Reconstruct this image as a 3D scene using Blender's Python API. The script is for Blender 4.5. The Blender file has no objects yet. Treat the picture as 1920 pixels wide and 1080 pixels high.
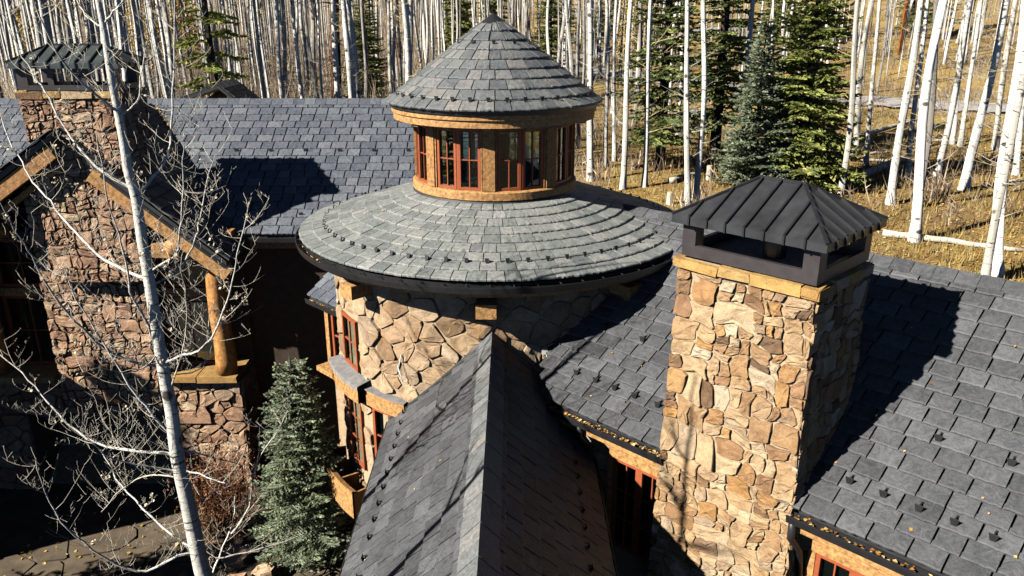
import bpy, math, random
from mathutils import Vector, Matrix
R_ = math.radians
random.seed(7)
scene = bpy.context.scene
COL = scene.collection
GZ = 9.7            # height of the camera above the lower yard; all z below are given relative to the camera
# ---------------------------------------------------------------- camera
FPX = 1484.0; PITCH = math.atan(510 / 1484.0)
cam_d = bpy.data.cameras.new('camera'); cam = bpy.data.objects.new('camera', cam_d); COL.objects.link(cam)
cam_d.sensor_width = 36.0; cam_d.lens = 36.0 * FPX / 1920.0
cam_d.clip_start = 0.1; cam_d.clip_end = 2000
cam.location = (0, 0, GZ); cam.rotation_euler = (math.pi / 2 - PITCH, 0, 0)
scene.camera = cam
# ---------------------------------------------------------------- sky and sun
SUN_AZ, SUN_EL = R_(62.5), R_(35.2)
S = Vector((-math.sin(SUN_AZ) * math.cos(SUN_EL), -math.cos(SUN_AZ) * math.cos(SUN_EL), math.sin(SUN_EL)))
w = bpy.data.worlds.new('World'); scene.world = w; w.use_nodes = True
nt = w.node_tree; bg = nt.nodes['Background']
sky = nt.nodes.new('ShaderNodeTexSky'); sky.sky_type = 'NISHITA'; sky.sun_disc = False
sky.sun_elevation = SUN_EL; sky.sun_rotation = math.atan2(S.x, S.y); sky.altitude = 2800; sky.air_density = .22; sky.dust_density = .1
nt.links.new(sky.outputs[0], bg.inputs[0]); bg.inputs[1].default_value = 0.06
ld = bpy.data.lights.new('sun', 'SUN'); lo = bpy.data.objects.new('sun', ld); COL.objects.link(lo)
ld.energy = 5.0; ld.angle = R_(0.5); ld.color = (1.0, 0.955, 0.885)
lo.rotation_euler = (-S).to_track_quat('-Z', 'Y').to_euler(); lo.location = (-20, -10, 40)
scene.view_settings.view_transform = 'Standard'; scene.view_settings.look = 'None'
scene.view_settings.exposure = 1.1; scene.view_settings.gamma = 1.0
scene.cycles.max_bounces = 5; scene.cycles.diffuse_bounces = 0; scene.cycles.glossy_bounces = 3
scene.cycles.transparent_max_bounces = 12; scene.cycles.transmission_bounces = 4

# ---------------------------------------------------------------- projection helpers (world metres from the camera)
CF = Vector((0, math.cos(PITCH), -math.sin(PITCH))); CU = Vector((0, math.sin(PITCH), math.cos(PITCH)))
def ray(u, v): return CF + Vector((1, 0, 0)) * ((u - 960) / FPX) + CU * ((540 - v) / FPX)
def atY(u, v, Y): r = ray(u, v); return r * (Y / r.y)
def atZ(u, v, Z): r = ray(u, v); return r * (Z / r.z)
def proj(p):
    z = p.dot(CF)
    if z < .2: return (-9999, -9999, .2)
    return (960 + FPX * p.x / z, 540 - FPX * p.dot(CU) / z, z)
def rnd(a, b): return random.uniform(a, b)

# ---------------------------------------------------------------- materials
MATS = {}
def new_mat(name):
    m = bpy.data.materials.new(name); m.use_nodes = True; MATS[name] = m
    t = m.node_tree; return m, t, t.nodes['Principled BSDF'], t.nodes.new, t.links.new
def ramp(t, stops, fac):
    r = t.nodes.new('ShaderNodeValToRGB'); e = r.color_ramp.elements
    while len(e) < len(stops): e.new(.5)
    for x, (p, c) in zip(e, stops): x.position = p; x.color = (*c, 1)
    t.links.new(fac, r.inputs[0]); return r.outputs[0]
def noise(t, vec, scale, detail=4, rough=.55, dist=0):
    n = t.nodes.new('ShaderNodeTexNoise'); n.inputs['Scale'].default_value = scale; n.inputs['Detail'].default_value = detail
    n.inputs['Roughness'].default_value = rough; n.inputs['Distortion'].default_value = dist
    if vec is not None: t.links.new(vec, n.inputs['Vector'])
    return n.outputs['Fac']
def math_(t, op, a, b=None):
    n = t.nodes.new('ShaderNodeMath'); n.operation = op
    for i, x in enumerate((a, b)):
        if x is None: continue
        if isinstance(x, (int, float)): n.inputs[i].default_value = x
        else: t.links.new(x, n.inputs[i])
    return n.outputs[0]
def mixc(t, f, a, b, mode='MIX'):
    n = t.nodes.new('ShaderNodeMix'); n.data_type = 'RGBA'; n.blend_type = mode
    for i, x in ((0, f), (6, a), (7, b)):
        if isinstance(x, (int, float)): n.inputs[i].default_value = x
        elif isinstance(x, tuple): n.inputs[i].default_value = (*x, 1)
        else: t.links.new(x, n.inputs[i])
    return n.outputs[2]
def bump(t, bsdf, h, strength=.4, dist=.01):
    b = t.nodes.new('ShaderNodeBump'); b.inputs['Strength'].default_value = strength; b.inputs['Distance'].default_value = dist
    t.links.new(h, b.inputs['Height']); t.links.new(b.outputs[0], bsdf.inputs['Normal'])
def rand_piece(t):
    g = t.nodes.new('ShaderNodeNewGeometry'); o = t.nodes.new('ShaderNodeObjectInfo')
    return math_(t, 'FRACT', math_(t, 'ADD', g.outputs['Random Per Island'], o.outputs['Random']))
def pos(t): return t.nodes.new('ShaderNodeNewGeometry').outputs['Position']
def vmul(t, v, s):
    m = t.nodes.new('ShaderNodeMapping'); m.inputs['Scale'].default_value = s; t.links.new(v, m.inputs['Vector']); return m.outputs[0]

def slate_mat(name, stops, rough=.5, wear=(.3, .31, .3)):
    m, t, b, N, L = new_mat(name); P = pos(t)
    c = ramp(t, stops, rand_piece(t))
    n1 = noise(t, P, 6, 6, .65, 2.6)
    c = mixc(t, 1.0, c, ramp(t, [(.28, (.62, .63, .65)), (.5, (1, 1, 1)), (.72, (1.42, 1.41, 1.38))], n1), 'MULTIPLY')
    n2 = noise(t, P, 2.2, 4, .6)
    c = mixc(t, ramp(t, [(.5, (0, 0, 0)), (.75, (.35, .35, .35))], n2), c, wear)
    n3 = noise(t, P, 55, 4, .7)
    c = mixc(t, .35, c, ramp(t, [(.35, (.55, .55, .55)), (.65, (1.35, 1.35, 1.35))], n3), 'MULTIPLY')
    L(c, b.inputs['Base Color'])
    L(ramp(t, [(.3, (rough - .1,) * 3), (.7, (rough + .18,) * 3)], n1), b.inputs['Roughness'])
    b.inputs['Specular IOR Level'].default_value = .2
    h = math_(t, 'ADD', math_(t, 'MULTIPLY', noise(t, P, 14, 5, .6, 1.2), 1.0), math_(t, 'MULTIPLY', n3, .35))
    bump(t, b, h, .75, .012)
slate_mat('slate_dark', [(0, (0.056, 0.057, 0.060)), (.4, (0.070, 0.072, 0.075)), (.8, (0.084, 0.086, 0.090)), (1, (0.103, 0.106, 0.108))], 0.5, wear=(0.126, 0.129, 0.130))
slate_mat('slate_blue', [(0, (0.071, 0.081, 0.097)), (.4, (0.095, 0.105, 0.123)), (.8, (0.116, 0.127, 0.144)), (1, (0.145, 0.156, 0.170))], 0.5, wear=(0.161, 0.172, 0.183))
slate_mat('slate_green', [(0, (0.137, 0.148, 0.142)), (.3, (0.175, 0.186, 0.176)), (.6, (0.207, 0.216, 0.202)), (.9, (0.235, 0.237, 0.218)), (1, (0.273, 0.273, 0.257))], 0.5, wear=(0.273, 0.270, 0.246))
slate_mat('slate_cone', [(0, (0.092, 0.099, 0.102)), (.3, (0.121, 0.128, 0.128)), (.7, (0.150, 0.155, 0.150)), (.92, (0.174, 0.172, 0.163)), (1, (0.199, 0.184, 0.165))], 0.5, wear=(0.203, 0.199, 0.189))

def stone_mat(name, stops, k=1.0):
    m, t, b, N, L = new_mat(name); P = pos(t)
    c = ramp(t, stops, rand_piece(t))
    n1 = noise(t, P, 5.5, 6, .65, .5)
    c = mixc(t, 1.0, c, ramp(t, [(.28, (.55, .5, .46)), (.45, (.92, .9, .88)), (.6, (1.08, 1.08, 1.06)), (.8, (1.3, 1.27, 1.2))], n1), 'MULTIPLY')
    n2 = noise(t, P, 3.1, 5, .6)
    c = mixc(t, ramp(t, [(.56, (0, 0, 0)), (.72, (.55, .55, .55))], n2), c, (.36 * k, .2 * k, .075 * k))
    n4 = noise(t, P, 16, 5, .7)
    c = mixc(t, ramp(t, [(.62, (0, 0, 0)), (.72, (.6, .6, .6))], n4), c, (.13 * k, .085 * k, .05 * k))
    n3 = noise(t, P, 60, 5, .75)
    c = mixc(t, .6, c, ramp(t, [(.3, (.6, .58, .55)), (.65, (1.3, 1.3, 1.3))], n3), 'MULTIPLY')
    L(c, b.inputs['Base Color']); b.inputs['Roughness'].default_value = .92; b.inputs['Specular IOR Level'].default_value = .2
    bump(t, b, math_(t, 'ADD', noise(t, P, 13, 7, .7), math_(t, 'MULTIPLY', n3, .6)), .75, .024)
stone_mat('stone_tan', [(0, (0.146, 0.092, 0.056)), (.1, (0.284, 0.168, 0.087)), (.24, (0.387, 0.252, 0.133)), (.4, (0.456, 0.324, 0.189)), (.52, (0.310, 0.188, 0.098)), (.66, (0.482, 0.368, 0.231)), (.78, (0.387, 0.216, 0.081)), (.88, (0.258, 0.152, 0.091)), (.95, (0.430, 0.336, 0.224)), (1, (0.585, 0.496, 0.364))])
stone_mat('stone_pale', [(0, (0.234, 0.151, 0.087)), (.2, (0.378, 0.260, 0.156)), (.45, (0.450, 0.328, 0.209)), (.7, (0.360, 0.235, 0.137)), (.86, (0.504, 0.395, 0.266)), (1, (0.297, 0.218, 0.148))])
stone_mat('stone_red', [(0, (0.232, 0.131, 0.083)), (.2, (0.378, 0.231, 0.147)), (.42, (0.488, 0.323, 0.205)), (.62, (0.415, 0.249, 0.160)), (.8, (0.537, 0.398, 0.256)), (1, (0.329, 0.237, 0.167))], .85)
stone_mat('stone_sill', [(0, (.3, .15, .05)), (.35, (.46, .29, .1)), (.7, (.5, .34, .14)), (1, (.34, .2, .07))])
def simple(name, col, rough=.7, nscale=8, amp=.35, bs=.3, bd=.01, spec=.4, metal=0.0, stretch=None):
    m, t, b, N, L = new_mat(name); P = pos(t)
    if stretch: P = vmul(t, t.nodes.new('ShaderNodeTexCoord').outputs['Object'], stretch)
    n = noise(t, P, nscale, 6, .65)
    L(mixc(t, 1.0, col, ramp(t, [(.3, (1 - amp,) * 3), (.7, (1 + amp,) * 3)], n), 'MULTIPLY'), b.inputs['Base Color'])
    b.inputs['Roughness'].default_value = rough; b.inputs['Metallic'].default_value = metal; b.inputs['Specular IOR Level'].default_value = spec
    bump(t, b, n, bs, bd)
    return m
simple('mortar', (.4, .3, .185), .95, 30, .3, .8, .01, .1)
simple('mortar_dark', (.2, .145, .095), .95, 30, .3, .8, .01, .1)
simple('wood', (.33, .165, .056), .68, 17, .6, .9, .014)
simple('wood_gold', (.4, .212, .075), .66, 17, .6, .9, .014)
simple('log', (.42, .2, .058), .58, 9, .6, .6, .012)
simple('frame_red', (.31, .078, .03), .5, 20, .18, .15, .004)
simple('black_metal', (.018, .018, .019), .42, 6, .3, .08, .004, .5)
simple('cap_metal', (.028, .029, .031), .42, 3.5, .45, .1, .006, .5)
simple('cap_metal_green', (.05, .062, .06), .42, 3.5, .4, .1, .006, .5)
simple('brown_metal', (.036, .03, .03), .5, 6, .25, .08, .004, .5)
simple('flashing', (.03, .031, .032), .5, 5, .35, .1, .004, .5)
simple('sill_grey', (.2, .19, .18), .85, 9, .3, .4)
simple('concrete', (.62, .52, .4), .9, 12, .2, .3)
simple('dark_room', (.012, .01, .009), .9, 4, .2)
simple('cable', (.5, .5, .48), .5, 4, .1)
simple('road_gravel', (.33, .31, .29), .95, 1.6, .25, .4, .03, .1)
simple('pine_bark', (.105, .05, .028), .9, 5, .5, 1, .05, .1)
simple('pine_bark_orange', (.3, .11, .035), .9, 5, .45, 1, .05, .1)
simple('spruce_bark', (.075, .055, .042), .95, 8, .4, 1, .03, .1)
simple('twig_grey', (.46, .42, .35), .85, 4, .25, .2, .01, .1)
simple('twig_pale', (.6, .54, .43), .75, 4, .25, .2, .01, .2)
simple('twig_yellow', (.56, .44, .22), .8, 4, .25, .2, .01, .2)
simple('dead_wood', (.12, .075, .045), .9, 6, .4, .5, .02, .1)
simple('log_pale', (.52, .46, .37), .85, 5, .35, .5, .02, .1)
simple('cut_wood', (.62, .42, .2), .85, 9, .2, .2)
simple('low_bounce_dark', (.05, .036, .025), .95, 3, .5, .8, .05, .05)  # near-black ground tone, picked to return little bounced light
simple('shade_wall_dark', (.045, .028, .018), .8, 6, .4, .3)  # deep shade on wall faces, put into the base colour
simple('flagstone', (.11, .085, .058), .9, 2.2, .4, .6, .03, .15)
m, t, b, N, L = new_mat('glass')
for n in list(t.nodes):
    if n.type != 'OUTPUT_MATERIAL': t.nodes.remove(n)
out = [n for n in t.nodes if n.type == 'OUTPUT_MATERIAL'][0]
tr = N('ShaderNodeBsdfTransparent'); tr.inputs[0].default_value = (.74, .82, .8, 1)
gl = N('ShaderNodeBsdfGlossy'); gl.inputs[1].default_value = .015; gl.inputs[0].default_value = (.9, .95, .95, 1)
fr = N('ShaderNodeFresnel'); fr.inputs[0].default_value = 1.52; mx = N('ShaderNodeMixShader')
L(math_(t, 'ADD', fr.outputs[0], .05), mx.inputs[0]); L(tr.outputs[0], mx.inputs[1]); L(gl.outputs[0], mx.inputs[2]); L(mx.outputs[0], out.inputs[0])

def leaf_mat(name, stops, transl=.3, rough=.6):
    m, t, b, N, L = new_mat(name); P = pos(t)
    c = ramp(t, stops, rand_piece(t))
    c = mixc(t, 1.0, c, ramp(t, [(.35, (.75, .75, .75)), (.65, (1.2, 1.2, 1.2))], noise(t, P, 3.0, 3)), 'MULTIPLY')
    L(c, b.inputs['Base Color']); b.inputs['Roughness'].default_value = rough; b.inputs['Specular IOR Level'].default_value = .25
    tl = N('ShaderNodeBsdfTranslucent'); L(c, tl.inputs[0]); mx = N('ShaderNodeMixShader'); mx.inputs[0].default_value = transl
    L(b.outputs[0], mx.inputs[1]); L(tl.outputs[0], mx.inputs[2])
    L(mx.outputs[0], [n for n in t.nodes if n.type == 'OUTPUT_MATERIAL'][0].inputs[0])
leaf_mat('needle_green', [(0, (0.131, 0.164, 0.044)), (.4, (0.252, 0.307, 0.074)), (.75, (0.406, 0.439, 0.114)), (1, (0.615, 0.593, 0.196))], .42)
leaf_mat('needle_dark', [(0, (0.074, 0.103, 0.036)), (.5, (0.160, 0.209, 0.062)), (1, (0.392, 0.418, 0.123))])
leaf_mat('needle_blue', [(0, (0.154, 0.201, 0.121)), (.45, (0.264, 0.328, 0.209)), (.8, (0.396, 0.460, 0.308)), (.94, (0.550, 0.564, 0.363)), (1, (0.660, 0.575, 0.220))], .45)
leaf_mat('leaf_red', [(0, (0.125, 0.025, 0.013)), (.35, (0.275, 0.069, 0.025)), (.65, (0.400, 0.138, 0.037)), (.85, (0.250, 0.150, 0.037)), (1, (0.525, 0.250, 0.075))])
leaf_mat('leaf_yellow', [(0, (.42, .25, .05)), (.5, (.62, .4, .07)), (1, (.75, .56, .16))])
leaf_mat('leaf_litter', [(0, (.24, .1, .025)), (.35, (.42, .2, .045)), (.7, (.58, .34, .08)), (1, (.72, .54, .26))], .15)
leaf_mat('leaf_cream', [(0, (.6, .48, .3)), (.5, (.74, .63, .45)), (1, (.8, .74, .6))], .3)
leaf_mat('grass_blade', [(0, (0.179, 0.102, 0.042)), (.25, (0.315, 0.193, 0.063)), (.5, (0.420, 0.284, 0.094)), (.72, (0.483, 0.356, 0.137)), (.88, (0.273, 0.234, 0.063)), (1, (0.609, 0.488, 0.273))], .3)
leaf_mat('brush', [(0, (0.176, 0.115, 0.081)), (.4, (0.324, 0.230, 0.155)), (.75, (0.486, 0.378, 0.257)), (1, (0.675, 0.567, 0.432))], .1)
leaf_mat('far_trunk', [(0, (.17, .15, .125)), (.35, (.36, .33, .29)), (.7, (.55, .52, .46)), (1, (.68, .65, .59))], 0.0)

def bark_mat(name, white, grey, dark):
    m, t, b, N, L = new_mat(name)
    uv = N('ShaderNodeUVMap').outputs[0]; oi = N('ShaderNodeObjectInfo')
    mp = N('ShaderNodeMapping'); L(uv, mp.inputs[0])
    cb = N('ShaderNodeCombineXYZ'); L(math_(t, 'MULTIPLY', oi.outputs['Random'], 40), cb.inputs[0]); L(math_(t, 'MULTIPLY', oi.outputs['Random'], 73), cb.inputs[1])
    L(cb.outputs[0], mp.inputs['Location']); V = mp.outputs[0]
    c = mixc(t, ramp(t, [(.45, (0, 0, 0)), (.75, (.75, .75, .75))], noise(t, vmul(t, V, (1.5, .55, 1)), 1.5, 4, .6)), white, grey)
    # horizontal dashes
    d1 = noise(t, vmul(t, V, (2.2, 16, 1)), 1.0, 3, .6)
    c = mixc(t, ramp(t, [(.6, (0, 0, 0)), (.66, (.9, .9, .9))], d1), c, dark)
    # branch scars
    vo = N('ShaderNodeTexVoronoi'); vo.inputs['Scale'].default_value = 1.0; L(vmul(t, V, (1.5, 2.3, 1)), vo.inputs['Vector'])
    c = mixc(t, ramp(t, [(.12, (.95, .95, .95)), (.2, (0, 0, 0))], vo.outputs['Distance']), c, dark)
    c = mixc(t, 1.0, c, ramp(t, [(0, (.62, .6, .57)), (.5, (.86, .85, .83)), (1, (1.02, 1.01, 1.0))], math_(t, 'FRACT', math_(t, 'MULTIPLY', oi.outputs['Random'], 7.31))), 'MULTIPLY')
    L(c, b.inputs['Base Color']); b.inputs['Roughness'].default_value = .75; b.inputs['Specular IOR Level'].default_value = .25
    bump(t, b, noise(t, vmul(t, V, (5, 9, 1)), 2.0, 5, .65), .5, .02)
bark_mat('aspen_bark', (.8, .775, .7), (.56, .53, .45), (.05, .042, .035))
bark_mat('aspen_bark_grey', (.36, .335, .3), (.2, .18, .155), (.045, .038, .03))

m, t, b, N, L = new_mat('hillside'); P = pos(t)
c = ramp(t, [(.25, (0.172, 0.099, 0.039)), (.4, (0.318, 0.202, 0.069)), (.52, (0.413, 0.288, 0.103)), (.62, (0.310, 0.241, 0.077)), (.72, (0.482, 0.361, 0.155)), (.82, (0.241, 0.150, 0.069))], noise(t, P, .55, 8, .72, .6))
c = mixc(t, 1.0, c, ramp(t, [(.3, (.5, .47, .44)), (.5, (1, 1, 1)), (.7, (1.3, 1.3, 1.25))], noise(t, P, 7, 6, .75)), 'MULTIPLY')
c = mixc(t, ramp(t, [(.5, (0, 0, 0)), (.66, (.8, .8, .8))], noise(t, P, .12, 4, .6)), c, (0.224, 0.150, 0.082))
sx = N('ShaderNodeSeparateXYZ'); L(P, sx.inputs[0]); c = mixc(t, ramp(t, [(0, (.75, .75, .75)), (1, (0, 0, 0))], math_(t, 'ADD', math_(t, 'MULTIPLY', sx.outputs[0], .06), math_(t, 'ADD', math_(t, 'MULTIPLY', noise(t, P, .3, 4, .6), .9), .2))), c, (0.344, 0.280, 0.206))
L(c, b.inputs['Base Color']); b.inputs['Roughness'].default_value = 1; b.inputs['Specular IOR Level'].default_value = .05
bump(t, b, noise(t, P, 5, 7, .75), 1, .12)

# ---------------------------------------------------------------- mesh builder
WL = {}
KS = 1.0           # the left wing and chimney are scaled about the camera, 6 % larger, to move the chimney shadow
class MB:
    def __init__(s): s.v = []; s.f = []; s.uv = None
    def add(s, vs, fs):
        o = len(s.v); s.v += [tuple(p) for p in vs]; s.f += [tuple(i + o for i in f) for f in fs]; return s
    def obox(s, c, ax, ay, az, hx, hy, hz):
        c = Vector(c); vs = [c + ax * (hx * i) + ay * (hy * j) + az * (hz * k) for i in (-1, 1) for j in (-1, 1) for k in (-1, 1)]
        return s.add(vs, [(0, 1, 3, 2), (4, 6, 7, 5), (0, 4, 5, 1), (2, 3, 7, 6), (0, 2, 6, 4), (1, 5, 7, 3)])
    def box(s, a, b):
        a = Vector(a); b = Vector(b); c = (a + b) / 2; h = (b - a) / 2
        return s.obox(c, Vector((1, 0, 0)), Vector((0, 1, 0)), Vector((0, 0, 1)), abs(h.x), abs(h.y), abs(h.z))
    def beam(s, p, q, up, hw, hh):
        p = Vector(p); q = Vector(q); a = (q - p); l = a.length; a.normalize(); sd = a.cross(Vector(up)).normalized(); u2 = sd.cross(a)
        return s.obox((p + q) / 2, a, sd, u2, l / 2, hw, hh)
    def tube(s, pts, rad, n=6, cap=True):
        pts = [Vector(p) for p in pts]; o = len(s.v); m = len(pts); ref = Vector((.3, .2, 1)).normalized()
        for i, p in enumerate(pts):
            d = (pts[min(i + 1, m - 1)] - pts[max(i - 1, 0)])
            d = d.normalized() if d.length > 1e-9 else Vector((0, 0, 1))
            a = d.cross(ref)
            if a.length < .05: a = d.cross(Vector((1, 0, 0)))
            a.normalize(); b_ = d.cross(a); r = rad[i] if not isinstance(rad, (int, float)) else rad
            for k in range(n):
                t_ = 2 * math.pi * k / n; s.v.append(tuple(p + (a * math.cos(t_) + b_ * math.sin(t_)) * r))
        for i in range(m - 1):
            for k in range(n):
                s.f.append((o + i * n + k, o + i * n + (k + 1) % n, o + (i + 1) * n + (k + 1) % n, o + (i + 1) * n + k))
        if cap and n > 3:
            s.f.append(tuple(o + (m - 1) * n + k for k in range(n))); s.f.append(tuple(o + k for k in reversed(range(n))))
        return s
    def revolve(s, prof, cx, cy, n=96, a0=0, a1=2 * math.pi, closed_prof=True):
        o = len(s.v); full = abs(a1 - a0 - 2 * math.pi) < 1e-6; cnt = n if full else n + 1; m = len(prof)
        for i in range(cnt):
            a = a0 + (a1 - a0) * i / n
            for r, z in prof: s.v.append((cx + r * math.sin(a), cy - r * math.cos(a), z))
        for i in range(n):
            j = (i + 1) % cnt
            for k in range(m if closed_prof else m - 1):
                k2 = (k + 1) % m; s.f.append((o + i * m + k, o + j * m + k, o + j * m + k2, o + i * m + k2))
        return s
    def mesh(s, name, origin=Vector((0, 0, 0))):
        me = bpy.data.meshes.new(name)
        if KS != 1.0: s.v = [(x * KS, y * KS, z * KS) for x, y, z in s.v]; origin = origin * KS
        me.from_pydata([(x - origin.x, y - origin.y, z - origin.z) for x, y, z in s.v], [], s.f)
        return me
    def build(s, name, mat, parent=None, origin=None, smooth=False):
        if origin is None:
            n = max(1, len(s.v)); origin = Vector((sum(p[0] for p in s.v) / n, sum(p[1] for p in s.v) / n, sum(p[2] for p in s.v) / n))
        return link(name, s.mesh(name, origin), mat, parent, origin * KS, smooth)
def link(name, me, mat, parent=None, origin=Vector((0, 0, 0)), smooth=False):
    if mat and not me.materials: me.materials.append(MATS[mat])
    if smooth: me.polygons.foreach_set('use_smooth', [True] * len(me.polygons))
    o = bpy.data.objects.new(name, me); COL.objects.link(o)
    wl = Vector(origin) + Vector((0, 0, GZ)); WL[o] = wl
    if parent is not None: o.parent = parent; o.location = wl - WL[parent]
    else: o.location = wl
    return o
def empty(name, p):
    o = bpy.data.objects.new(name, None); COL.objects.link(o); o.empty_display_size = .3
    WL[o] = Vector(p) + Vector((0, 0, GZ)); o.location = WL[o]; return o
def place(name, me, M, parent):            # M in camera-relative metres
    o = bpy.data.objects.new(name, me); COL.objects.link(o)
    if parent is not None: o.parent = parent; off = Vector((0, 0, GZ)) - WL[parent]
    else: off = Vector((0, 0, GZ))
    o.matrix_basis = Matrix.Translation(off) @ (Matrix.Scale(KS, 4) @ M if KS != 1.0 else M); return o
def tag(o, label=None, cat=None, group=None, kind=None):
    if label: o['label'] = label
    if cat: o['category'] = cat
    if group: o['group'] = group
    if kind: o['kind'] = kind
    return o
def frame3(o, x, y, z):
    return Matrix(((x.x, y.x, z.x, o.x), (x.y, y.y, z.y, o.y), (x.z, y.z, z.z, o.z), (0, 0, 0, 1)))

# ---------------------------------------------------------------- terrain
PROF = [(-400, -9.7), (13, -9.7), (15.5, -9.7), (18, -6.5), (24, -6.35), (35, -6.25), (50, -5.85), (66, -4.9), (80, -3.9), (120, -.3), (160, 6), (250, 26), (420, 70), (900, 160)]
def hz(q):
    for (a, za), (b_, zb) in zip(PROF, PROF[1:]):
        if q <= b_:
            t_ = (q - a) / (b_ - a); t_ = max(0, min(1, t_)); return za + (zb - za) * t_
    return PROF[-1][1]
def ground_z(x, y):
    d = (x + y) * .7071
    q = max(y, d + 3.3) if x > 0 else y
    q = max(q, y)
    if q > 60: q = 60 + (y - 60) if y > 60 else 60
    z = hz(q)
    far = min(1, max(0, (y - 20) / 30))
    z += far * (.5 * math.sin(x * .09 + 1) * math.sin(y * .07) + .25 * math.sin(x * .23 + y * .17))
    return z
def on_ground(u, v):
    r = ray(u, v); t_ = 12.0; prev = None
    while t_ < 400:
        p = r * t_; h = p.z - ground_z(p.x, p.y)
        if h < 0:
            a, b_ = t_ - .5, t_
            for _ in range(20):
                m_ = (a + b_) / 2; p = r * m_
                if p.z - ground_z(p.x, p.y) < 0: b_ = m_
                else: a = m_
            p = r * b_; return Vector((p.x, p.y, ground_z(p.x, p.y)))
        t_ += .5
    return r * 150
def axis_steps(lo_, hi_, fine_lo, fine_hi, fine, coarse):
    out = []; x = lo_
    while x < hi_:
        out.append(x); x += fine if fine_lo <= x < fine_hi else coarse
    out.append(hi_); return out
xs = axis_steps(-260, 260, -50, 60, 1.5, 14); ys = axis_steps(-60, 620, -2, 110, 1.25, 14)
mb = MB(); nx = len(xs)
mb.add([(x, y, ground_z(x, y)) for y in ys for x in xs], [(j * nx + i, j * nx + i + 1, (j + 1) * nx + i + 1, (j + 1) * nx + i) for j in range(len(ys) - 1) for i in range(nx - 1)])
tag(mb.build('ground', 'hillside', None, Vector((0, 0, 0)), True), 'golden autumn grass hillside rising behind the lodge', 'ground', kind='structure')
def ribbon(name, px, width, mat, label, lift=.03):
    pts = [on_ground(u, v) for u, v in px]; P = []
    for a, b_ in zip(pts, pts[1:]):
        for k in range(12): P.append(a.lerp(b_, k / 12))
    P.append(pts[-1]); mb = MB(); vs = []; fs = []; W = 5
    for i, p in enumerate(P):
        d = (P[min(i + 1, len(P) - 1)] - P[max(0, i - 1)]); d.z = 0; d.normalize(); sd = Vector((d.y, -d.x, 0))
        for k in range(W):
            q = p + sd * width * (k / (W - 1) - .5) * (1 + .12 * math.sin(i * 1.3 + k)); vs.append((q.x, q.y, ground_z(q.x, q.y) + lift + .12))
    for i in range(len(P) - 1):
        for k in range(W - 1): fs.append((i * W + k, i * W + k + 1, (i + 1) * W + k + 1, (i + 1) * W + k))
    mb.add(vs, fs); return tag(mb.build(name, mat, None, Vector((0, 0, 0)), True), label, 'road', kind='structure')
ribbon('road', [(2050, 222), (1900, 207), (1760, 200), (1640, 192), (1560, 190), (1440, 172), (1330, 160), (1220, 150), (1120, 138), (1040, 120), (960, 112)], 3.6, 'road_gravel', 'pale gravel road crossing the hillside between aspens')
ribbon('road', [(1040, 112), (1110, 104), (1170, 92), (1240, 80), (1330, 58), (1420, 50)], 3.2, 'road_gravel', 'upper bend of the gravel road far behind the cupola')

# ================================================================ THE LODGE
house = empty('stone_lodge', (0, 14, -9.7))
tag(house, 'sprawling stone and timber lodge with round turret, cupola and dark slate roofs', 'house')
X3, Y3, Z3 = Vector((1, 0, 0)), Vector((0, 1, 0)), Vector((0, 0, 1))
s2 = math.sqrt(.5)
CD, CW = Vector((s2, s2, 0)), Vector((s2, -s2, 0))        # axes of the wing that stands at 45 degrees
def PC(d, w_, z): return CD * d + CW * w_ + Z3 * z
TX, TY = -.31, 14.0                                       # turret axis
def TP(r, a, z): return Vector((TX + r * math.sin(a), TY - r * math.cos(a), z))

# ---------------- slates
SL = {}
def slate_mesh(taper, var, mat):
    key = (round(taper * 20) / 20, var, mat)
    if key in SL: return SL[key]
    rs = random.Random(int(key[0] * 20) * 31 + var * 7 + 1); K = 6; vs = []; tp = key[0]
    yj = [rs.uniform(-.007, .007) for _ in range(K + 1)]; zj = [rs.uniform(-.002, .003) for _ in range(K + 1)]
    sk = rs.uniform(-.015, .015)
    for i in range(K + 1):
        x = -.5 + i / K; ed = .0 if 0 < i < K else -.002
        vs.append((x, yj[i] - .003, .022)); vs.append((x, yj[i] + .002, .044 + zj[i] + ed)); vs.append((x * (1 + (tp - 1) * .04), yj[i] + .018, .054 + zj[i] + ed))
        vs.append((x * (1 + (tp - 1) * .55) + sk, .155, .038 + zj[K - i] * .6)); vs.append((x * tp + sk, .3, .02))
    fs = []
    for i in range(K):
        for r_ in range(4): a = i * 5 + r_; fs.append((a, a + 5, a + 6, a + 1))
    fs.append(tuple(range(4, -1, -1))); fs.append(tuple(K * 5 + r_ for r_ in range(5)))
    me = bpy.data.meshes.new('slate'); me.from_pydata(vs, [], fs); me.materials.append(MATS[mat]); SL[key] = me; return me
def lay_slates(part, pl, mat, limit=300, name='slate'):
    """pl: list of (matrix, taper, normal)"""
    sc = []
    for M, tp, n in pl:
        c = M @ Vector((0, .1, 0)); u, v, z = proj(c); face = -(n.dot(c.normalized()))
        ins = -20 < u < 1940 and -20 < v < 1100
        sc.append((face * M.col[0].xyz.length / z if (ins and face > 0) else -1 / z, M, tp))
    sc.sort(key=lambda q: -q[0]); rest = MB(); k = 0
    for s_, M, tp in sc:
        var = random.randrange(7)
        if s_ > 0 and k < limit:
            place(name, slate_mesh(tp, var, mat), M, part); k += 1
        else:
            me = slate_mesh(tp, var, mat); rest.add([M @ v.co for v in me.vertices], [tuple(p.vertices) for p in me.polygons])
    if rest.v: tag(rest.build('slates', mat, part, Vector((0, 14, -9.7))), kind='stuff')
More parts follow.
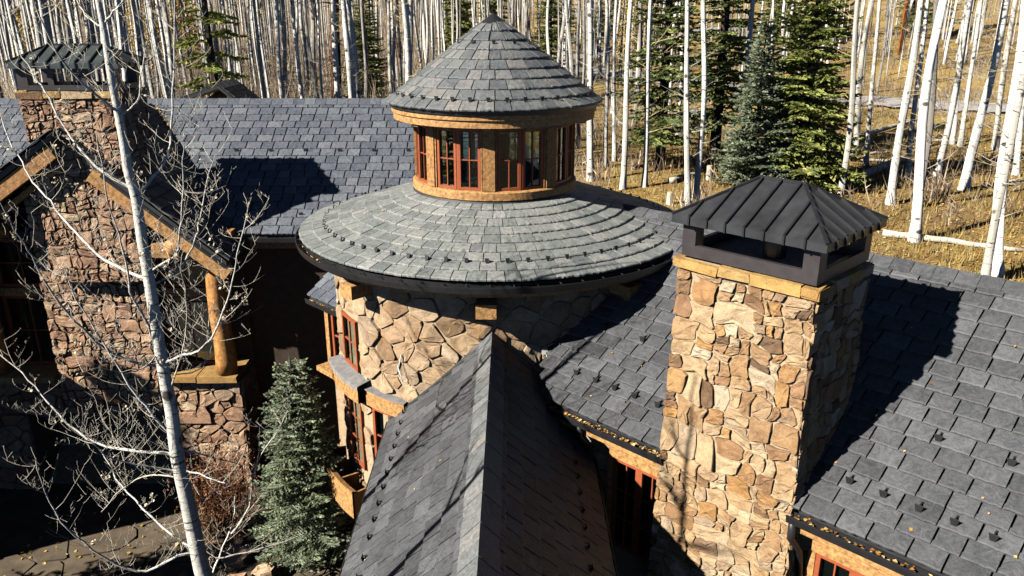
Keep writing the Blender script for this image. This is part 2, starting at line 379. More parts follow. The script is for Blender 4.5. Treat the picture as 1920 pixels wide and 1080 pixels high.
def jitter_frame(o, x, y, z, wd):
    a = rnd(-.012, .012); x2 = x * math.cos(a) + y * math.sin(a); y2 = y * math.cos(a) - x * math.sin(a)
    return frame3(o + z * rnd(0, .006), x2 * wd, y2, z)
def plane_slates(O, e, up, n, rows, exp_, wmean, rng, gap=.02):
    pl = []
    for i in range(rows):
        a, b_ = rng(i * exp_ + exp_ * .5)
        x = a - rnd(0, wmean) * (.5 if i % 2 else 1)
        while x < b_:
            wd = wmean * rnd(.8, 1.22)
            if x + wd > b_ + .05: wd = b_ + .05 - x
            x0 = max(x, a)
            if x + wd - x0 > .08:
                c = O + e * ((x0 + x + wd) / 2) + up * (i * exp_ + rnd(-.006, .006)); pl.append((jitter_frame(c, e, up, n, x + wd - x0 - gap), 1.0, n))
            x += wd
    return pl
def cone_slates(r0, z0, r1, z1, rows, wmean):
    """from eave (r0,z0) up to (r1,z1)"""
    L_ = math.hypot(r0 - r1, z1 - z0); ca, sa = (r0 - r1) / L_, (z1 - z0) / L_; ex = L_ / rows; pl = []
    for i in range(rows):
        r = r0 - ca * ex * i; z = z0 + sa * ex * i; a = rnd(0, 1); end = a + 2 * math.pi; wm = max(wmean * (.72 + .28 * r / r0), .12)
        while a < end - .01:
            da = wm * rnd(.74, 1.28) / r
            if a + da > end - .4 * wm / r: da = end - a
            am = a + da / 2; rad = Vector((math.sin(am), -math.cos(am), 0)); tang = Vector((math.cos(am), math.sin(am), 0))
            up = -rad * ca + Z3 * sa; n = rad * sa + Z3 * ca
            pl.append((jitter_frame(TP(r, am, z), tang, up, n, 2 * r * math.tan(da / 2) - .011), max(.1, (r - ca * .3) / r), n)); a += da
    return pl
# ---------------- snow guards
def guard_mesh():
    mb = MB(); mb.box((-.011, -.02, .03), (.011, .12, .036))
    mb.add([(-.024, -.02, .03), (.024, -.02, .03), (.047, .026, .1), (-.047, .026, .1), (-.024, -.012, .03), (.024, -.012, .03), (.047, .034, .1), (-.047, .034, .1)],
           [(0, 1, 2, 3), (7, 6, 5, 4), (0, 3, 7, 4), (1, 5, 6, 2), (3, 2, 6, 7)])
    mb.add([(-.006, .03, .095), (.006, .03, .095), (.006, .11, .034), (-.006, .11, .034), (-.006, .03, .083), (.006, .03, .083), (.006, .1, .034), (-.006, .1, .034)],
           [(0, 1, 2, 3), (0, 4, 5, 1), (0, 3, 7, 4), (1, 5, 6, 2)])
    mb.v = [(x, y, z + .016) for x, y, z in mb.v]
    me = mb.mesh('snow_guard'); me.materials.append(MATS['black_metal']); return me
GUARD = guard_mesh(); GUARD_S = GUARD.copy(); GUARD_S.transform(Matrix.Diagonal((.68, .85, .85, 1)))
def guards_line(part, O, e, up, n, y, x0, x1, step):
    x = x0
    while x < x1: place('snow_guard', GUARD, frame3(O + e * (x + rnd(-.02, .02)) + up * y, e, up, n), part); x += step
def guards_cone(part, r, z, ca, sa, step, a0, a1):
    a = a0
    while a < a1:
        rad = Vector((math.sin(a), -math.cos(a), 0)); tang = Vector((math.cos(a), math.sin(a), 0))
        place('snow_guard', GUARD_S, frame3(TP(r, a, z), tang, -rad * ca + Z3 * sa, rad * sa + Z3 * ca), part); a += step / r

# ---------------- stones: weighted cells clipped to a convex outline
def clip(poly, a, b_, c):            # keep a*x+b*y<=c
    out = []; n = len(poly)
    for i in range(n):
        p, q = poly[i], poly[(i + 1) % n]; dp = a * p[0] + b_ * p[1] - c; dq = a * q[0] + b_ * q[1] - c
        if dp <= 0: out.append(p)
        if (dp < 0 < dq) or (dq < 0 < dp):
            t_ = dp / (dp - dq); out.append((p[0] + (q[0] - p[0]) * t_, p[1] + (q[1] - p[1]) * t_))
    return out
def cells(poly, size, rs, gap=.014, holes=(), asp=1.25, raw=False):
    xs_ = [p[0] for p in poly]; ys_ = [p[1] for p in poly]; x0, x1, y0, y1 = min(xs_), max(xs_), min(ys_), max(ys_)
    pts = []; tries = 0; target = (x1 - x0) * (y1 - y0) / (size * size * .62)
    while tries < target * 14:
        tries += 1; rr = size * rs.choice((.36, .42, .5, .55, .66)); x = rs.uniform(x0, x1); y = rs.uniform(y0, y1)
        if all((abs(x - q[0]) / asp) ** 2 + (y - q[1]) ** 2 > ((rr + q[2]) * .78) ** 2 for q in pts): pts.append((x, y, rr))
    out = []
    for i, (x, y, rr) in enumerate(pts):
        c = list(poly)
        near = sorted((((x - q[0]) / asp) ** 2 + (y - q[1]) ** 2, j) for j, q in enumerate(pts) if j != i and abs(x - q[0]) < size * 3.2 and abs(y - q[1]) < size * 3.2)[:16]
        for _, j in near:
            q = pts[j]; dx = (q[0] - x) / asp ** 2; dy = q[1] - y
            k = (q[0] ** 2 - x ** 2) / asp ** 2 + q[1] ** 2 - y ** 2 - q[2] ** 2 + rr ** 2
            c = clip(c, 2 * dx, 2 * dy, k)
            if len(c) < 3: break
        if len(c) < 3: continue
        cx = sum(p[0] for p in c) / len(c); cy = sum(p[1] for p in c) / len(c)
        if any(h[0] < cx < h[1] and h[2] < cy < h[3] for h in holes): continue
        for h in holes:               # trim against openings
            if cx <= h[0]: 
                if h[2] - .05 < cy < h[3] + .05: c = clip(c, 1, 0, h[0])
            elif cx >= h[1]:
                if h[2] - .05 < cy < h[3] + .05: c = clip(c, -1, 0, -h[1])
            if len(c) >= 3 and h[0] - .02 < cx < h[1] + .02:
                if cy >= h[3]: c = clip(c, 0, -1, -h[3])
                elif cy <= h[2]: c = clip(c, 0, 1, h[2])
        if len(c) < 3: continue
        area = abs(sum(c[k][0] * c[(k + 1) % len(c)][1] - c[(k + 1) % len(c)][0] * c[k][1] for k in range(len(c)))) / 2
        if area < .0025: continue
        if raw: out.append(c); continue
        g = shrink(c, gap, rs)
        if len(g) >= 3: out.append(roughen(g, rs, size, .07, .2))
    return out
def blocks(poly, size, rs, gap=.009, holes=()):
    """squared rubble: a field of unequal rectangles, warped so that no joint runs true"""
    xs_ = [p[0] for p in poly]; ys_ = [p[1] for p in poly]; rects = []; ph = [rs.uniform(0, 6.28) for _ in range(8)]
    def cut(x0, y0, x1, y1, lim):
        wx, wy = x1 - x0, y1 - y0
        if wx * wy < lim and .45 < wx / wy < 2.6: rects.append((x0, y0, x1, y1)); return
        if min(wx, wy) < size * .42 and wx * wy < size * size * 2: rects.append((x0, y0, x1, y1)); return
        l1 = size * size * rs.choice((.4, .55, .8, 1.1, 1.5, 2.2)); t_ = rs.uniform(.3, .7)
        if wy > wx * rs.uniform(.55, 1.15): m_ = y0 + wy * t_; cut(x0, y0, x1, m_, l1); cut(x0, m_, x1, y1, l1)
        else: m_ = x0 + wx * t_; cut(x0, y0, m_, y1, l1); cut(m_, y0, x1, y1, l1)
    cut(min(xs_) - .1, min(ys_) - .1, max(xs_) + .1, max(ys_) + .1, size * size)
    k = 6.28 / (size * 3.1); A_ = size * .12
    def warp(x, y):
        dx = A_ * (math.sin(y * k + ph[0] + 1.3 * math.sin(x * k * .7 + ph[1])) + .6 * math.sin(y * k * 2.3 + ph[2] + x * k))
        dy = A_ * (math.sin(x * k * 1.1 + ph[3] + 1.3 * math.sin(y * k * .6 + ph[4])) + .6 * math.sin(x * k * 2.1 + ph[5] - y * k))
        return (x + dx, y + dy)
    res = []
    for (x0, y0, x1, y1) in rects:
        c = []
        for (ax, ay), (bx, by) in (((x0, y0), (x1, y0)), ((x1, y0), (x1, y1)), ((x1, y1), (x0, y1)), ((x0, y1), (x0, y0))):
            for t_ in (0, .5): c.append(warp(ax + (bx - ax) * t_, ay + (by - ay) * t_))
        n = len(poly); cxp = sum(xs_) / n; cyp = sum(ys_) / n
        for i in range(n):
            p, q = poly[i], poly[(i + 1) % n]; nx_, ny_ = q[1] - p[1], p[0] - q[0]
            if nx_ * (cxp - p[0]) + ny_ * (cyp - p[1]) > 0: nx_, ny_ = -nx_, -ny_
            c = clip(c, nx_, ny_, nx_ * p[0] + ny_ * p[1])
            if len(c) < 3: break
        if len(c) < 3: continue
        cx = sum(p[0] for p in c) / len(c); cy = sum(p[1] for p in c) / len(c)
        if any(h[0] < cx < h[1] and h[2] < cy < h[3] for h in holes): continue
        ar = abs(sum(c[i][0] * c[(i + 1) % len(c)][1] - c[(i + 1) % len(c)][0] * c[i][1] for i in range(len(c)))) / 2
        if ar < .002: continue
        j = size * .05; g = [(cx + (p[0] - cx) * f_, cy + (p[1] - cy) * f_) for p in c for f_ in (1 - gap * rs.uniform(.8, 1.8) / max(.03, math.hypot(p[0] - cx, p[1] - cy)),)]
        res.append([(p[0] + rs.uniform(-j, j) * .45, p[1] + rs.uniform(-j, j) * .45) for p in corner_cut(g, rs)])
    return res
def corner_cut(g, rs):
    rp = []
    for i in range(len(g)):
        p, q, r = g[i - 1], g[i], g[(i + 1) % len(g)]; ax, ay, bx, by = q[0] - p[0], q[1] - p[1], r[0] - q[0], r[1] - q[1]; la, lb = math.hypot(ax, ay) + 1e-9, math.hypot(bx, by) + 1e-9
        if (ax * bx + ay * by) / (la * lb) > .75: rp.append(q); continue
        t_ = rs.uniform(.12, .3); rp.append((q[0] - ax * t_, q[1] - ay * t_)); rp.append((q[0] + bx * t_, q[1] + by * t_))
    return rp
def shrink(c, gap, rs):
    cx = sum(p[0] for p in c) / len(c); cy = sum(p[1] for p in c) / len(c); g = c
    for k in range(len(c)):
        p, q = c[k], c[(k + 1) % len(c)]; ex, ey = q[0] - p[0], q[1] - p[1]; l = math.hypot(ex, ey)
        if l < 1e-5: continue
        nx_, ny_ = ey / l, -ex / l
        if nx_ * (cx - p[0]) + ny_ * (cy - p[1]) > 0: nx_, ny_ = -nx_, -ny_
        g = clip(g, nx_, ny_, nx_ * p[0] + ny_ * p[1] - gap * rs.uniform(.6, 1.6))
        if len(g) < 3: break
    return g
def roughen(g, rs, size, t0, t1):
    rp = []
    for k in range(len(g)):
        p, q, r = g[k - 1], g[k], g[(k + 1) % len(g)]; t_ = rs.uniform(t0, t1)
        rp.append((q[0] + (p[0] - q[0]) * t_, q[1] + (p[1] - q[1]) * t_)); rp.append((q[0] + (r[0] - q[0]) * t_, q[1] + (r[1] - q[1]) * t_))
    j = min(.014, size * .045); return [(p[0] + rs.uniform(-j, j), p[1] + rs.uniform(-j, j)) for p in rp]
def stone_geo(mb, poly, f, rs, depth):
    n = len(poly); cx = sum(p[0] for p in poly) / n; cy = sum(p[1] for p in poly) / n; h = depth * rs.uniform(.55, 1.3); tx, ty = rs.uniform(-.12, .12), rs.uniform(-.12, .12)
    vs = []
    for sc_, hh in ((1.0, -.04), (1.0, h * .8), (.955, h * 1.0), (.55, h * 1.03)):
        for p in poly:
            x = cx + (p[0] - cx) * sc_; y = cy + (p[1] - cy) * sc_; k = hh + ((p[0] - cx) * tx + (p[1] - cy) * ty) * (1 if hh > 0 else 0) + (rs.uniform(-.009, .009) if hh > 0 else 0)
            vs.append(f(x, y, k))
    vs.append(f(cx, cy, h * 1.06 + rs.uniform(-.012, .014)))
    fs = []
    for r in range(3):
        for k in range(n): fs.append((r * n + k, r * n + (k + 1) % n, (r + 1) * n + (k + 1) % n, (r + 1) * n + k))
    for k in range(n): fs.append((3 * n + k, 3 * n + (k + 1) % n, 4 * n))
    mb.add(vs, fs)
def lay_stones(part, polys, f, rs, mat, depth=.045, limit=300):
    polys = [p for p in polys if len(p) >= 6]; sc = []
    for p in polys:
        cx = sum(q[0] for q in p) / len(p); cy = sum(q[1] for q in p) / len(p); u, v, z = proj(f(cx, cy, 0))
        sc.append(((1 / z if -10 < u < 1930 and -10 < v < 1090 else -1), p))
    sc.sort(key=lambda q: -q[0]); rest = MB()
    for i, (s_, p) in enumerate(sc):
        mb = MB() if (i < limit and s_ > 0) else rest; stone_geo(mb, p, f, rs, depth)
        if mb is not rest: mb.build('stone', mat, part)
    if rest.v: tag(rest.build('stones', mat, part, Vector((0, 14, -9.7))), kind='stuff')

# ---------------- windows
def window(parent, O, ex, ez, wd, ht, nx_, ny_, fw=.055, mw=.018, name='window', label=None):
    """O = lower left corner on the wall plane seen from outside; ex to the right, ez up"""
    n = ex.cross(ez)
    mb = MB()
    mb.obox(O + ex * (fw / 2) + ez * (ht / 2), ex, ez, n, fw / 2, ht / 2, .035); mb.obox(O + ex * (wd - fw / 2) + ez * (ht / 2), ex, ez, n, fw / 2, ht / 2, .035)
    mb.obox(O + ex * (wd / 2) + ez * (fw / 2), ex, ez, n, wd / 2 - fw - .0005, fw / 2, .034); mb.obox(O + ex * (wd / 2) + ez * (ht - fw / 2), ex, ez, n, wd / 2 - fw - .0005, fw / 2, .034)
    win = mb.build(name, 'frame_red', parent, O.copy())
    if label: win['label'] = label
    iw, ih = wd - 2 * fw, ht - 2 * fw
    mu = MB()
    for i in range(1, nx_): mu.obox(O + ex * (fw + iw * i / nx_) + ez * (ht / 2), ex, ez, n, mw / 2, ih / 2 - .001, .022)
    for j in range(1, ny_): mu.obox(O + ex * (wd / 2) + ez * (fw + ih * j / ny_), ex, ez, n, iw / 2 - .001, mw / 2, .019)
    if mu.v: mu.build('glazing_bar', 'frame_red', win)
    for i in range(nx_):
        for j in range(ny_):
            MB().obox(O + ex * (fw + iw * (i + .5) / nx_) + ez * (fw + ih * (j + .5) / ny_) - n * .004, ex, ez, n, iw / nx_ / 2, ih / ny_ / 2, .003).build('pane', 'glass', win)
    return win

# ================================================ TURRET
RS = random.Random(11)
WR = 2.86
wall = MB().revolve([(WR, -9.7), (WR, -3.75), (WR - .3, -3.75), (WR - .3, -9.7)], TX, TY, 96).build('turret_wall', 'mortar', house, smooth=False)
wall['label'] = 'curved pale stone wall of the round turret'
MB().revolve([(.01, -5.9), (2.5, -5.9), (2.5, -5.98), (.01, -5.98)], TX, TY, 48).build('turret_floor', 'dark_room', house)
fT = lambda s_, z, h: TP(WR + h, s_ / WR, z)
holes = [(-1.15 * WR, -.90 * WR, -5.75, -4.72), (-1.15 * WR, -.90 * WR, -7.75, -6.1), (-.80 * WR, -.5 * WR, -7.3, -5.9)]
polys = cells([(-1.75 * WR, -8.6), (1.1 * WR, -8.6), (1.1 * WR, -3.85), (-1.75 * WR, -3.85)], .35, RS, .012, holes, 1.25)
lay_stones(wall, polys, fT, RS, 'stone_pale', .042)
def twin(a0, a1, z0, z1, nx_, ny_):
    p, q = TP(WR - .02, a0, z0), TP(WR - .02, a1, z0); ex = (q - p); l = ex.length; ex.normalize()
    n = ex.cross(Z3); MB().obox((p + q) / 2 + Z3 * ((z1 - z0) / 2) - n * .16, ex, Z3, n, l / 2, (z1 - z0) / 2, .04).build('window_recess', 'dark_room', house)
    return window(house, p + n * .04, ex, Z3, l, z1 - z0, nx_, ny_)
twin(-1.13, -.905, -5.72, -4.8, 2, 2); twin(-1.13, -.905, -7.62, -6.22, 2, 3); twin(-.78, -.52, -7.25, -6.2, 2, 2)
# curved sill and lintels
def arc_part(name, prof, a0, a1, mat, n=20): return MB().revolve(prof, TX, TY, n, a0, a1).build(name, mat, house)
sill = arc_part('window_sill', [(WR - .05, -5.74), (WR + .27, -5.79), (WR + .28, -5.86), (WR - .05, -5.86)], -1.25, -.80, 'sill_grey')
arc_part('lintel', [(WR - .02, -5.865), (WR + .25, -5.865), (WR + .25, -6.12), (WR - .02, -6.15)], -1.22, -.81, 'wood_gold')
arc_part('lintel', [(WR - .02, -5.88), (WR + .12, -5.88), (WR + .12, -6.16), (WR - .02, -6.16)], -.795, -.5, 'wood_gold')
arc_part('window_sill', [(WR - .05, -5.855), (WR + .15, -5.86), (WR + .15, -5.878), (WR - .05, -5.878)], -.79, -.49, 'sill_grey', 10)
# planter box
pb = arc_part('planter_box', [(WR + .42, -7.72), (WR + .52, -7.68), (WR + .52, -8.22), (WR + .1, -8.3), (WR + .1, -8.24), (WR + .46, -8.18), (WR + .46, -7.72)], -1.32, -.8, 'wood_gold')
pb['label'] = 'curved wooden planter box under the turret window'
for a in (-1.32, -1.15, -.98, -.805):
    c = TP(WR + .28, a, -7.96); rad = Vector((math.sin(a), -math.cos(a), 0)); tg = Vector((math.cos(a), math.sin(a), 0))
    MB().obox(c, rad, tg, Z3, .2, .018, .22).build('divider', 'wood', pb)
# corbel beam ends below the eave
for a in (-1.52, -.76, -.02, .74):
    rad = Vector((math.sin(a), -math.cos(a), 0)); tg = Vector((math.cos(a), math.sin(a), 0))
    MB().obox(TP(WR + .1, a, -4.05), rad, tg, Z3, .34, .15, .11).build('corbel', 'wood_gold', house)
# eave: soffit, fascia, gutter
MB().revolve([(WR - .1, -3.62), (3.36, -3.62), (3.36, -3.66), (WR - .1, -3.66)], TX, TY, 96).build('soffit', 'wood', house)
MB().revolve([(3.30, -3.63), (3.37, -3.63), (3.37, -3.80), (3.30, -3.80)], TX, TY, 128).build('fascia', 'wood_gold', house, smooth=False)
gut = MB().revolve([(3.385, -3.585), (3.40, -3.585), (3.40, -3.69), (3.50, -3.69), (3.515, -3.60), (3.53, -3.60), (3.53, -3.615), (3.51, -3.705), (3.385, -3.705)], TX, TY, 144).build('gutter', 'black_metal', house)
gut['label'] = 'round black gutter along the turret eave'
for k in range(64):
    a = 2 * math.pi * k / 64; rad = Vector((math.sin(a), -math.cos(a), 0)); tg = Vector((math.cos(a), math.sin(a), 0))
    MB().obox(TP(3.45, a, -3.596), rad, tg, Z3, .055, .008, .004).build('gutter_strap', 'flashing', gut)
# lower cone
r0, z0, r1, z1 = 3.44, -3.555, 1.40, -2.90
tr_ = MB().revolve([(.02, -2.88), (1.3, -2.93), (3.38, -3.6), (3.38, -3.62), (.02, -3.1)], TX, TY, 96).build('turret_roof', 'flashing', house)
tr_['label'] = 'broad shallow conical slate roof of the turret, greenish grey'
lay_slates(tr_, cone_slates(r0, z0, r1, z1, 9, .27), 'slate_green')
L_ = math.hypot(r0 - r1, z1 - z0); ca, sa = (r0 - r1) / L_, (z1 - z0) / L_
guards_cone(tr_, r0 - .44 * ca, z0 + .44 * sa, ca, sa, .3, -2.6, 2.6)
# ---------------- cupola
MB().revolve([(1.36, -3.0), (1.42, -3.0), (1.46, -2.89), (1.40, -2.82), (1.36, -2.82)], TX, TY, 96).build('cupola_flashing', 'flashing', house)
MB().revolve([(.02, -2.78), (1.36, -2.78), (1.36, -2.84), (.02, -2.84)], TX, TY, 64).build('cupola_floor', 'dark_room', house)
MB().revolve([(1.30, -2.83), (1.445, -2.83), (1.445, -2.71), (1.42, -2.695), (1.30, -2.68)], TX, TY, 96).build('cupola_sill', 'wood_gold', house)
MB().revolve([(1.28, -1.72), (1.40, -1.72), (1.40, -1.5), (1.28, -1.5)], TX, TY, 96).build('cupola_head_beam', 'wood', house)
A0 = R_(-2.5); WZ0, WZ1 = -2.685, -1.705
def cyl_block(a, r, hw, hd, z0_, z1_, name, mat, par=house):
    rad = Vector((math.sin(a), -math.cos(a), 0)); tg = Vector((math.cos(a), math.sin(a), 0))
    return MB().obox(TP(r, a, (z0_ + z1_) / 2), tg, rad, Z3, hw, hd, (z1_ - z0_) / 2).build(name, mat, par)
for k in range(8):
    a = A0 + k * math.pi / 4
    cyl_block(a, 1.335, .098, .075, WZ0, WZ1, 'cupola_post', 'wood')
    for sg in (-1, 1): cyl_block(a + sg * R_(4.95), 1.335, .012, .06, WZ0 + .001, WZ1 - .001, 'cupola_trim', 'wood')
    am = a + math.pi / 8
    cyl_block(am, 1.32, .02, .045, WZ0 + .001, WZ1 - .001, 'cupola_mullion', 'frame_red')
    for sg in (-1, 1):
        ac = am + sg * R_(8.75); rad = Vector((math.sin(ac), -math.cos(ac), 0)); tg = Vector((math.cos(ac), math.sin(ac), 0))
        wd = .385; window(house, TP(1.325, ac, WZ0 + .002) - tg * (wd / 2), tg, Z3, wd, WZ1 - WZ0 - .004, 2, 2, .045, .015, 'cupola_window')
    # rafter tails
    rad = Vector((math.sin(a), -math.cos(a), 0)); tg = Vector((math.cos(a), math.sin(a), 0))
    for o_ in (-.39, 0):
        rad = Vector((math.sin(a + o_), -math.cos(a + o_), 0)); tg = Vector((math.cos(a + o_), math.sin(a + o_), 0))
        MB().obox(TP(1.52, a + o_, -1.645), rad, tg, Z3, .16, .05, .035).build('rafter_tail', 'wood_gold', house)
MB().revolve([(1.3, -1.52), (1.70, -1.52), (1.70, -1.56), (1.3, -1.56)], TX, TY, 96).build('cupola_soffit', 'wood', house)
cf = MB().revolve([(1.69, -1.44), (1.765, -1.44), (1.765, -1.515), (1.735, -1.525), (1.735, -1.635), (1.69, -1.635)], TX, TY, 128).build('cupola_fascia', 'wood_gold', house)
MB().revolve([(1.70, -1.36), (1.80, -1.37), (1.795, -1.435), (1.70, -1.435)], TX, TY, 128).build('cupola_drip_edge', 'black_metal', house)
cr = MB().revolve([(.01, -.02), (1.78, -1.40), (1.74, -1.42), (.01, -.2)], TX, TY, 96).build('cupola_roof', 'flashing', house)
cr['label'] = 'steep conical slate roof on top of the cupola'
r0, z0, r1, z1 = 1.835, -1.385, .19, -.125
lay_slates(cr, cone_slates(r0, z0, r1, z1, 9, .27), 'slate_cone')
L_ = math.hypot(r0 - r1, z1 - z0); ca, sa = (r0 - r1) / L_, (z1 - z0) / L_
guards_cone(cr, r0 - .2 * ca, z0 + .2 * sa, ca, sa, .28, -2.2, 2.2); guards_cone(cr, r0 - 1.52 * ca, z0 + 1.52 * sa, ca, sa, .34, -1.6, 1.6)
MB().revolve([(.005, .055), (.265, -.14), (.27, -.165), (.2, -.15), (.005, 0)], TX, TY, 40).build('finial_cap', 'black_metal', house)

# ================================================ WING AT 45 DEGREES
pC = R_(33); RD, EDd, RZ = 10.96, 7.72, -3.19
EZ = RZ - (RD - EDd) * math.tan(pC)
upC = CD * math.cos(pC) + Z3 * math.sin(pC); nC = -CD * math.sin(pC) + Z3 * math.cos(pC)
W0, W1 = -8.9, 3.2
def prism_roof(pts, th, name, mat, label=None, down=None):
    """pts: planar polygon; extruded down by th"""
    pts = [Vector(p) for p in pts]; n = len(pts); dn = down or Vector((0, 0, -th)); mb = MB()
    mb.add(pts + [p + dn for p in pts], [tuple(range(n)), tuple(range(2 * n - 1, n - 1, -1))] + [(i, i + n, (i + 1) % n + n, (i + 1) % n) for i in range(n)])
    o = mb.build(name, mat, house)
    if label: o['label'] = label
    return o
roofC = prism_roof([PC(EDd + .04, -6.95, EZ), PC(EDd + .04, W1, EZ), PC(RD, W1, RZ), PC(RD, W0, RZ), PC(8.5, -7.7, RZ - (RD - 8.5) * math.tan(pC))], .1, 'roof', 'flashing', 'dark slate roof slope of the wing behind the near chimney')
prism_roof([PC(RD + .002, W1, RZ), PC(14.2, W1, EZ), PC(14.2, -7.6, EZ), PC(RD + .002, W0, RZ)], .1, 'rear_roof', 'slate_dark')
OC = PC(EDd - .03, 0, EZ + .005); slopeC = (RD - EDd) / math.cos(pC); rowsC = 17; exC = slopeC / rowsC
def rngC(y):
    d = EDd + y * math.cos(pC); return (max(-8.9, .66 - d), W1)
lay_slates(roofC, plane_slates(OC, CW, upC, nC, rowsC, exC, .335, rngC), 'slate_dark')
# ridge caps
def ridge_caps(part, p, q, n1, n2, mat, wd=.17, step=.27):
    a = (q - p); l = a.length; a.normalize(); k = 0; x = 0
    s1 = (n1.cross(a)); s1 = s1 if s1.z < 0 else -s1; s2_ = n2.cross(a); s2_ = s2_ if s2_.z < 0 else -s2_
    while x < l:
        y2 = min(x + step, l)
        for sd, nn in ((s1, n1), (s2_, n2)):
            hn = .06 + .005 * (k % 2); ex_ = hn * math.tan(math.acos(max(-1, min(1, n1.normalized().dot(n2.normalized())))) / 2) + (.012 if sd is s1 else -.004)
            c = p + a * ((x + y2) / 2) + sd * (wd / 2 - ex_ / 2) + nn * hn; mb = MB(); mb.obox(c, a, sd, nn, (y2 - x) / 2 - .004, wd / 2 + ex_ / 2, .012)
            mb.build('ridge_slate', mat, part)
        x = y2; k += 1
ridge_caps(roofC, PC(RD, -8.2, RZ), PC(RD, W1, RZ), nC, CD * math.sin(pC) + Z3 * math.cos(pC), 'slate_dark')
for y, step, x0, x1 in ((.53, .36, -6.8, -4.95), (.53, .36, -3.1, 2.5), (1.42, .72, -6.9, -5.0), (1.42, .72, -2.85, 2.5)):
    guards_line(roofC, OC, CW, upC, nC, y + .005, x0, x1, step)
# eave fascia and gutter
def straight_gutter(p, q, out, par=house):
    a = (q - p).normalized(); prof = [(0, 0), (.012, 0), (.012, -.09), (.095, -.09), (.11, -.005), (.125, -.005), (.125, -.02), (.108, -.105), (0, -.105)]; mb = MB(); n = len(prof)
    vs = [p + out * x + Z3 * z for x, z in prof] + [q + out * x + Z3 * z for x, z in prof]
    mb.add(vs, [(i, (i + 1) % n, (i + 1) % n + n, i + n) for i in range(n)] + [tuple(range(n - 1, -1, -1)), tuple(range(n, 2 * n))])
    return mb.build('gutter', 'black_metal', par)
for a, b_ in ((-6.95, -4.9), (-3.2, 3.2)):
    straight_gutter(PC(EDd - .02, a, EZ - .03), PC(EDd - .02, b_, EZ - .03), -CD)
    MB().obox(PC(EDd + .03, (a + b_) / 2, EZ - .2), CW, CD, Z3, (b_ - a) / 2, .035, .085).build('fascia', 'wood_gold', house)
    MB().obox(PC(EDd + .2, (a + b_) / 2, EZ - .26), CW, CD, Z3, (b_ - a) / 2, .15, .02).build('soffit', 'wood', house)
# downspout by the chimney
MB().tube([PC(EDd - .08, -3.14, EZ - .1), PC(EDd - .08, -3.14, EZ - .35), PC(EDd + .1, -3.1, EZ - .6), PC(EDd + .22, -3.1, EZ - 1.0), PC(EDd + .22, -3.1, -9.6)], .045, 8).build('downspout', 'black_metal', house, smooth=True)
MB().tube([PC(EDd - .08, -6.3, EZ - .1), PC(EDd - .08, -6.3, EZ - .3), PC(EDd + .15, -6.28, EZ - .55), PC(EDd + .15, -6.28, -8)], .04, 8).build('downspout', 'black_metal', house, smooth=True)
# wall under the eave
WD = 8.05
wc = MB().obox(PC(WD + .15, -1.9, -7.5), CW, CD, Z3, 5.2, .14, 2.0).build('wall', 'mortar', house)
wc['label'] = 'stone wall under the eave beside the near chimney'
fC = lambda x, z, h: PC(WD + .01 - h, x, z)
holesC = [(-5.95, -5.1, -7.4, -5.55), (-2.95, -1.2, -7.4, -5.6)]
lay_stones(wc, cells([(-6.9, -7.2), (1.2, -7.2), (1.2, -5.5), (-6.9, -5.5)], .3, RS, .01, holesC, 1.3), fC, RS, 'stone_tan', .05)
for x0, x1 in ((-5.98, -5.0), (-3.0, -1.1)):
    MB().obox(PC(WD - .05, (x0 + x1) / 2, -5.76), CW, CD, Z3, (x1 - x0) / 2, .07, .125).build('lintel', 'wood_gold', house)
    MB().obox(PC(WD + .0, (x0 + x1) / 2, -6.65), CW, CD, Z3, (x1 - x0) / 2 - .02, .004, .75).build('window_recess', 'dark_room', house)
    n_ = 2 if x1 - x0 < 1.2 else 4; wd = (x1 - x0 - .1) / n_
    for i in range(n_): window(house, PC(WD - .045, x0 + .05 + wd * i, -7.35), CW, Z3, wd, 1.45, 2, 3)
    MB().obox(PC(WD - .04, x0 + .0, -6.6), CW, CD, Z3, .045, .05, .7).build('window_jamb', 'wood_gold', house)

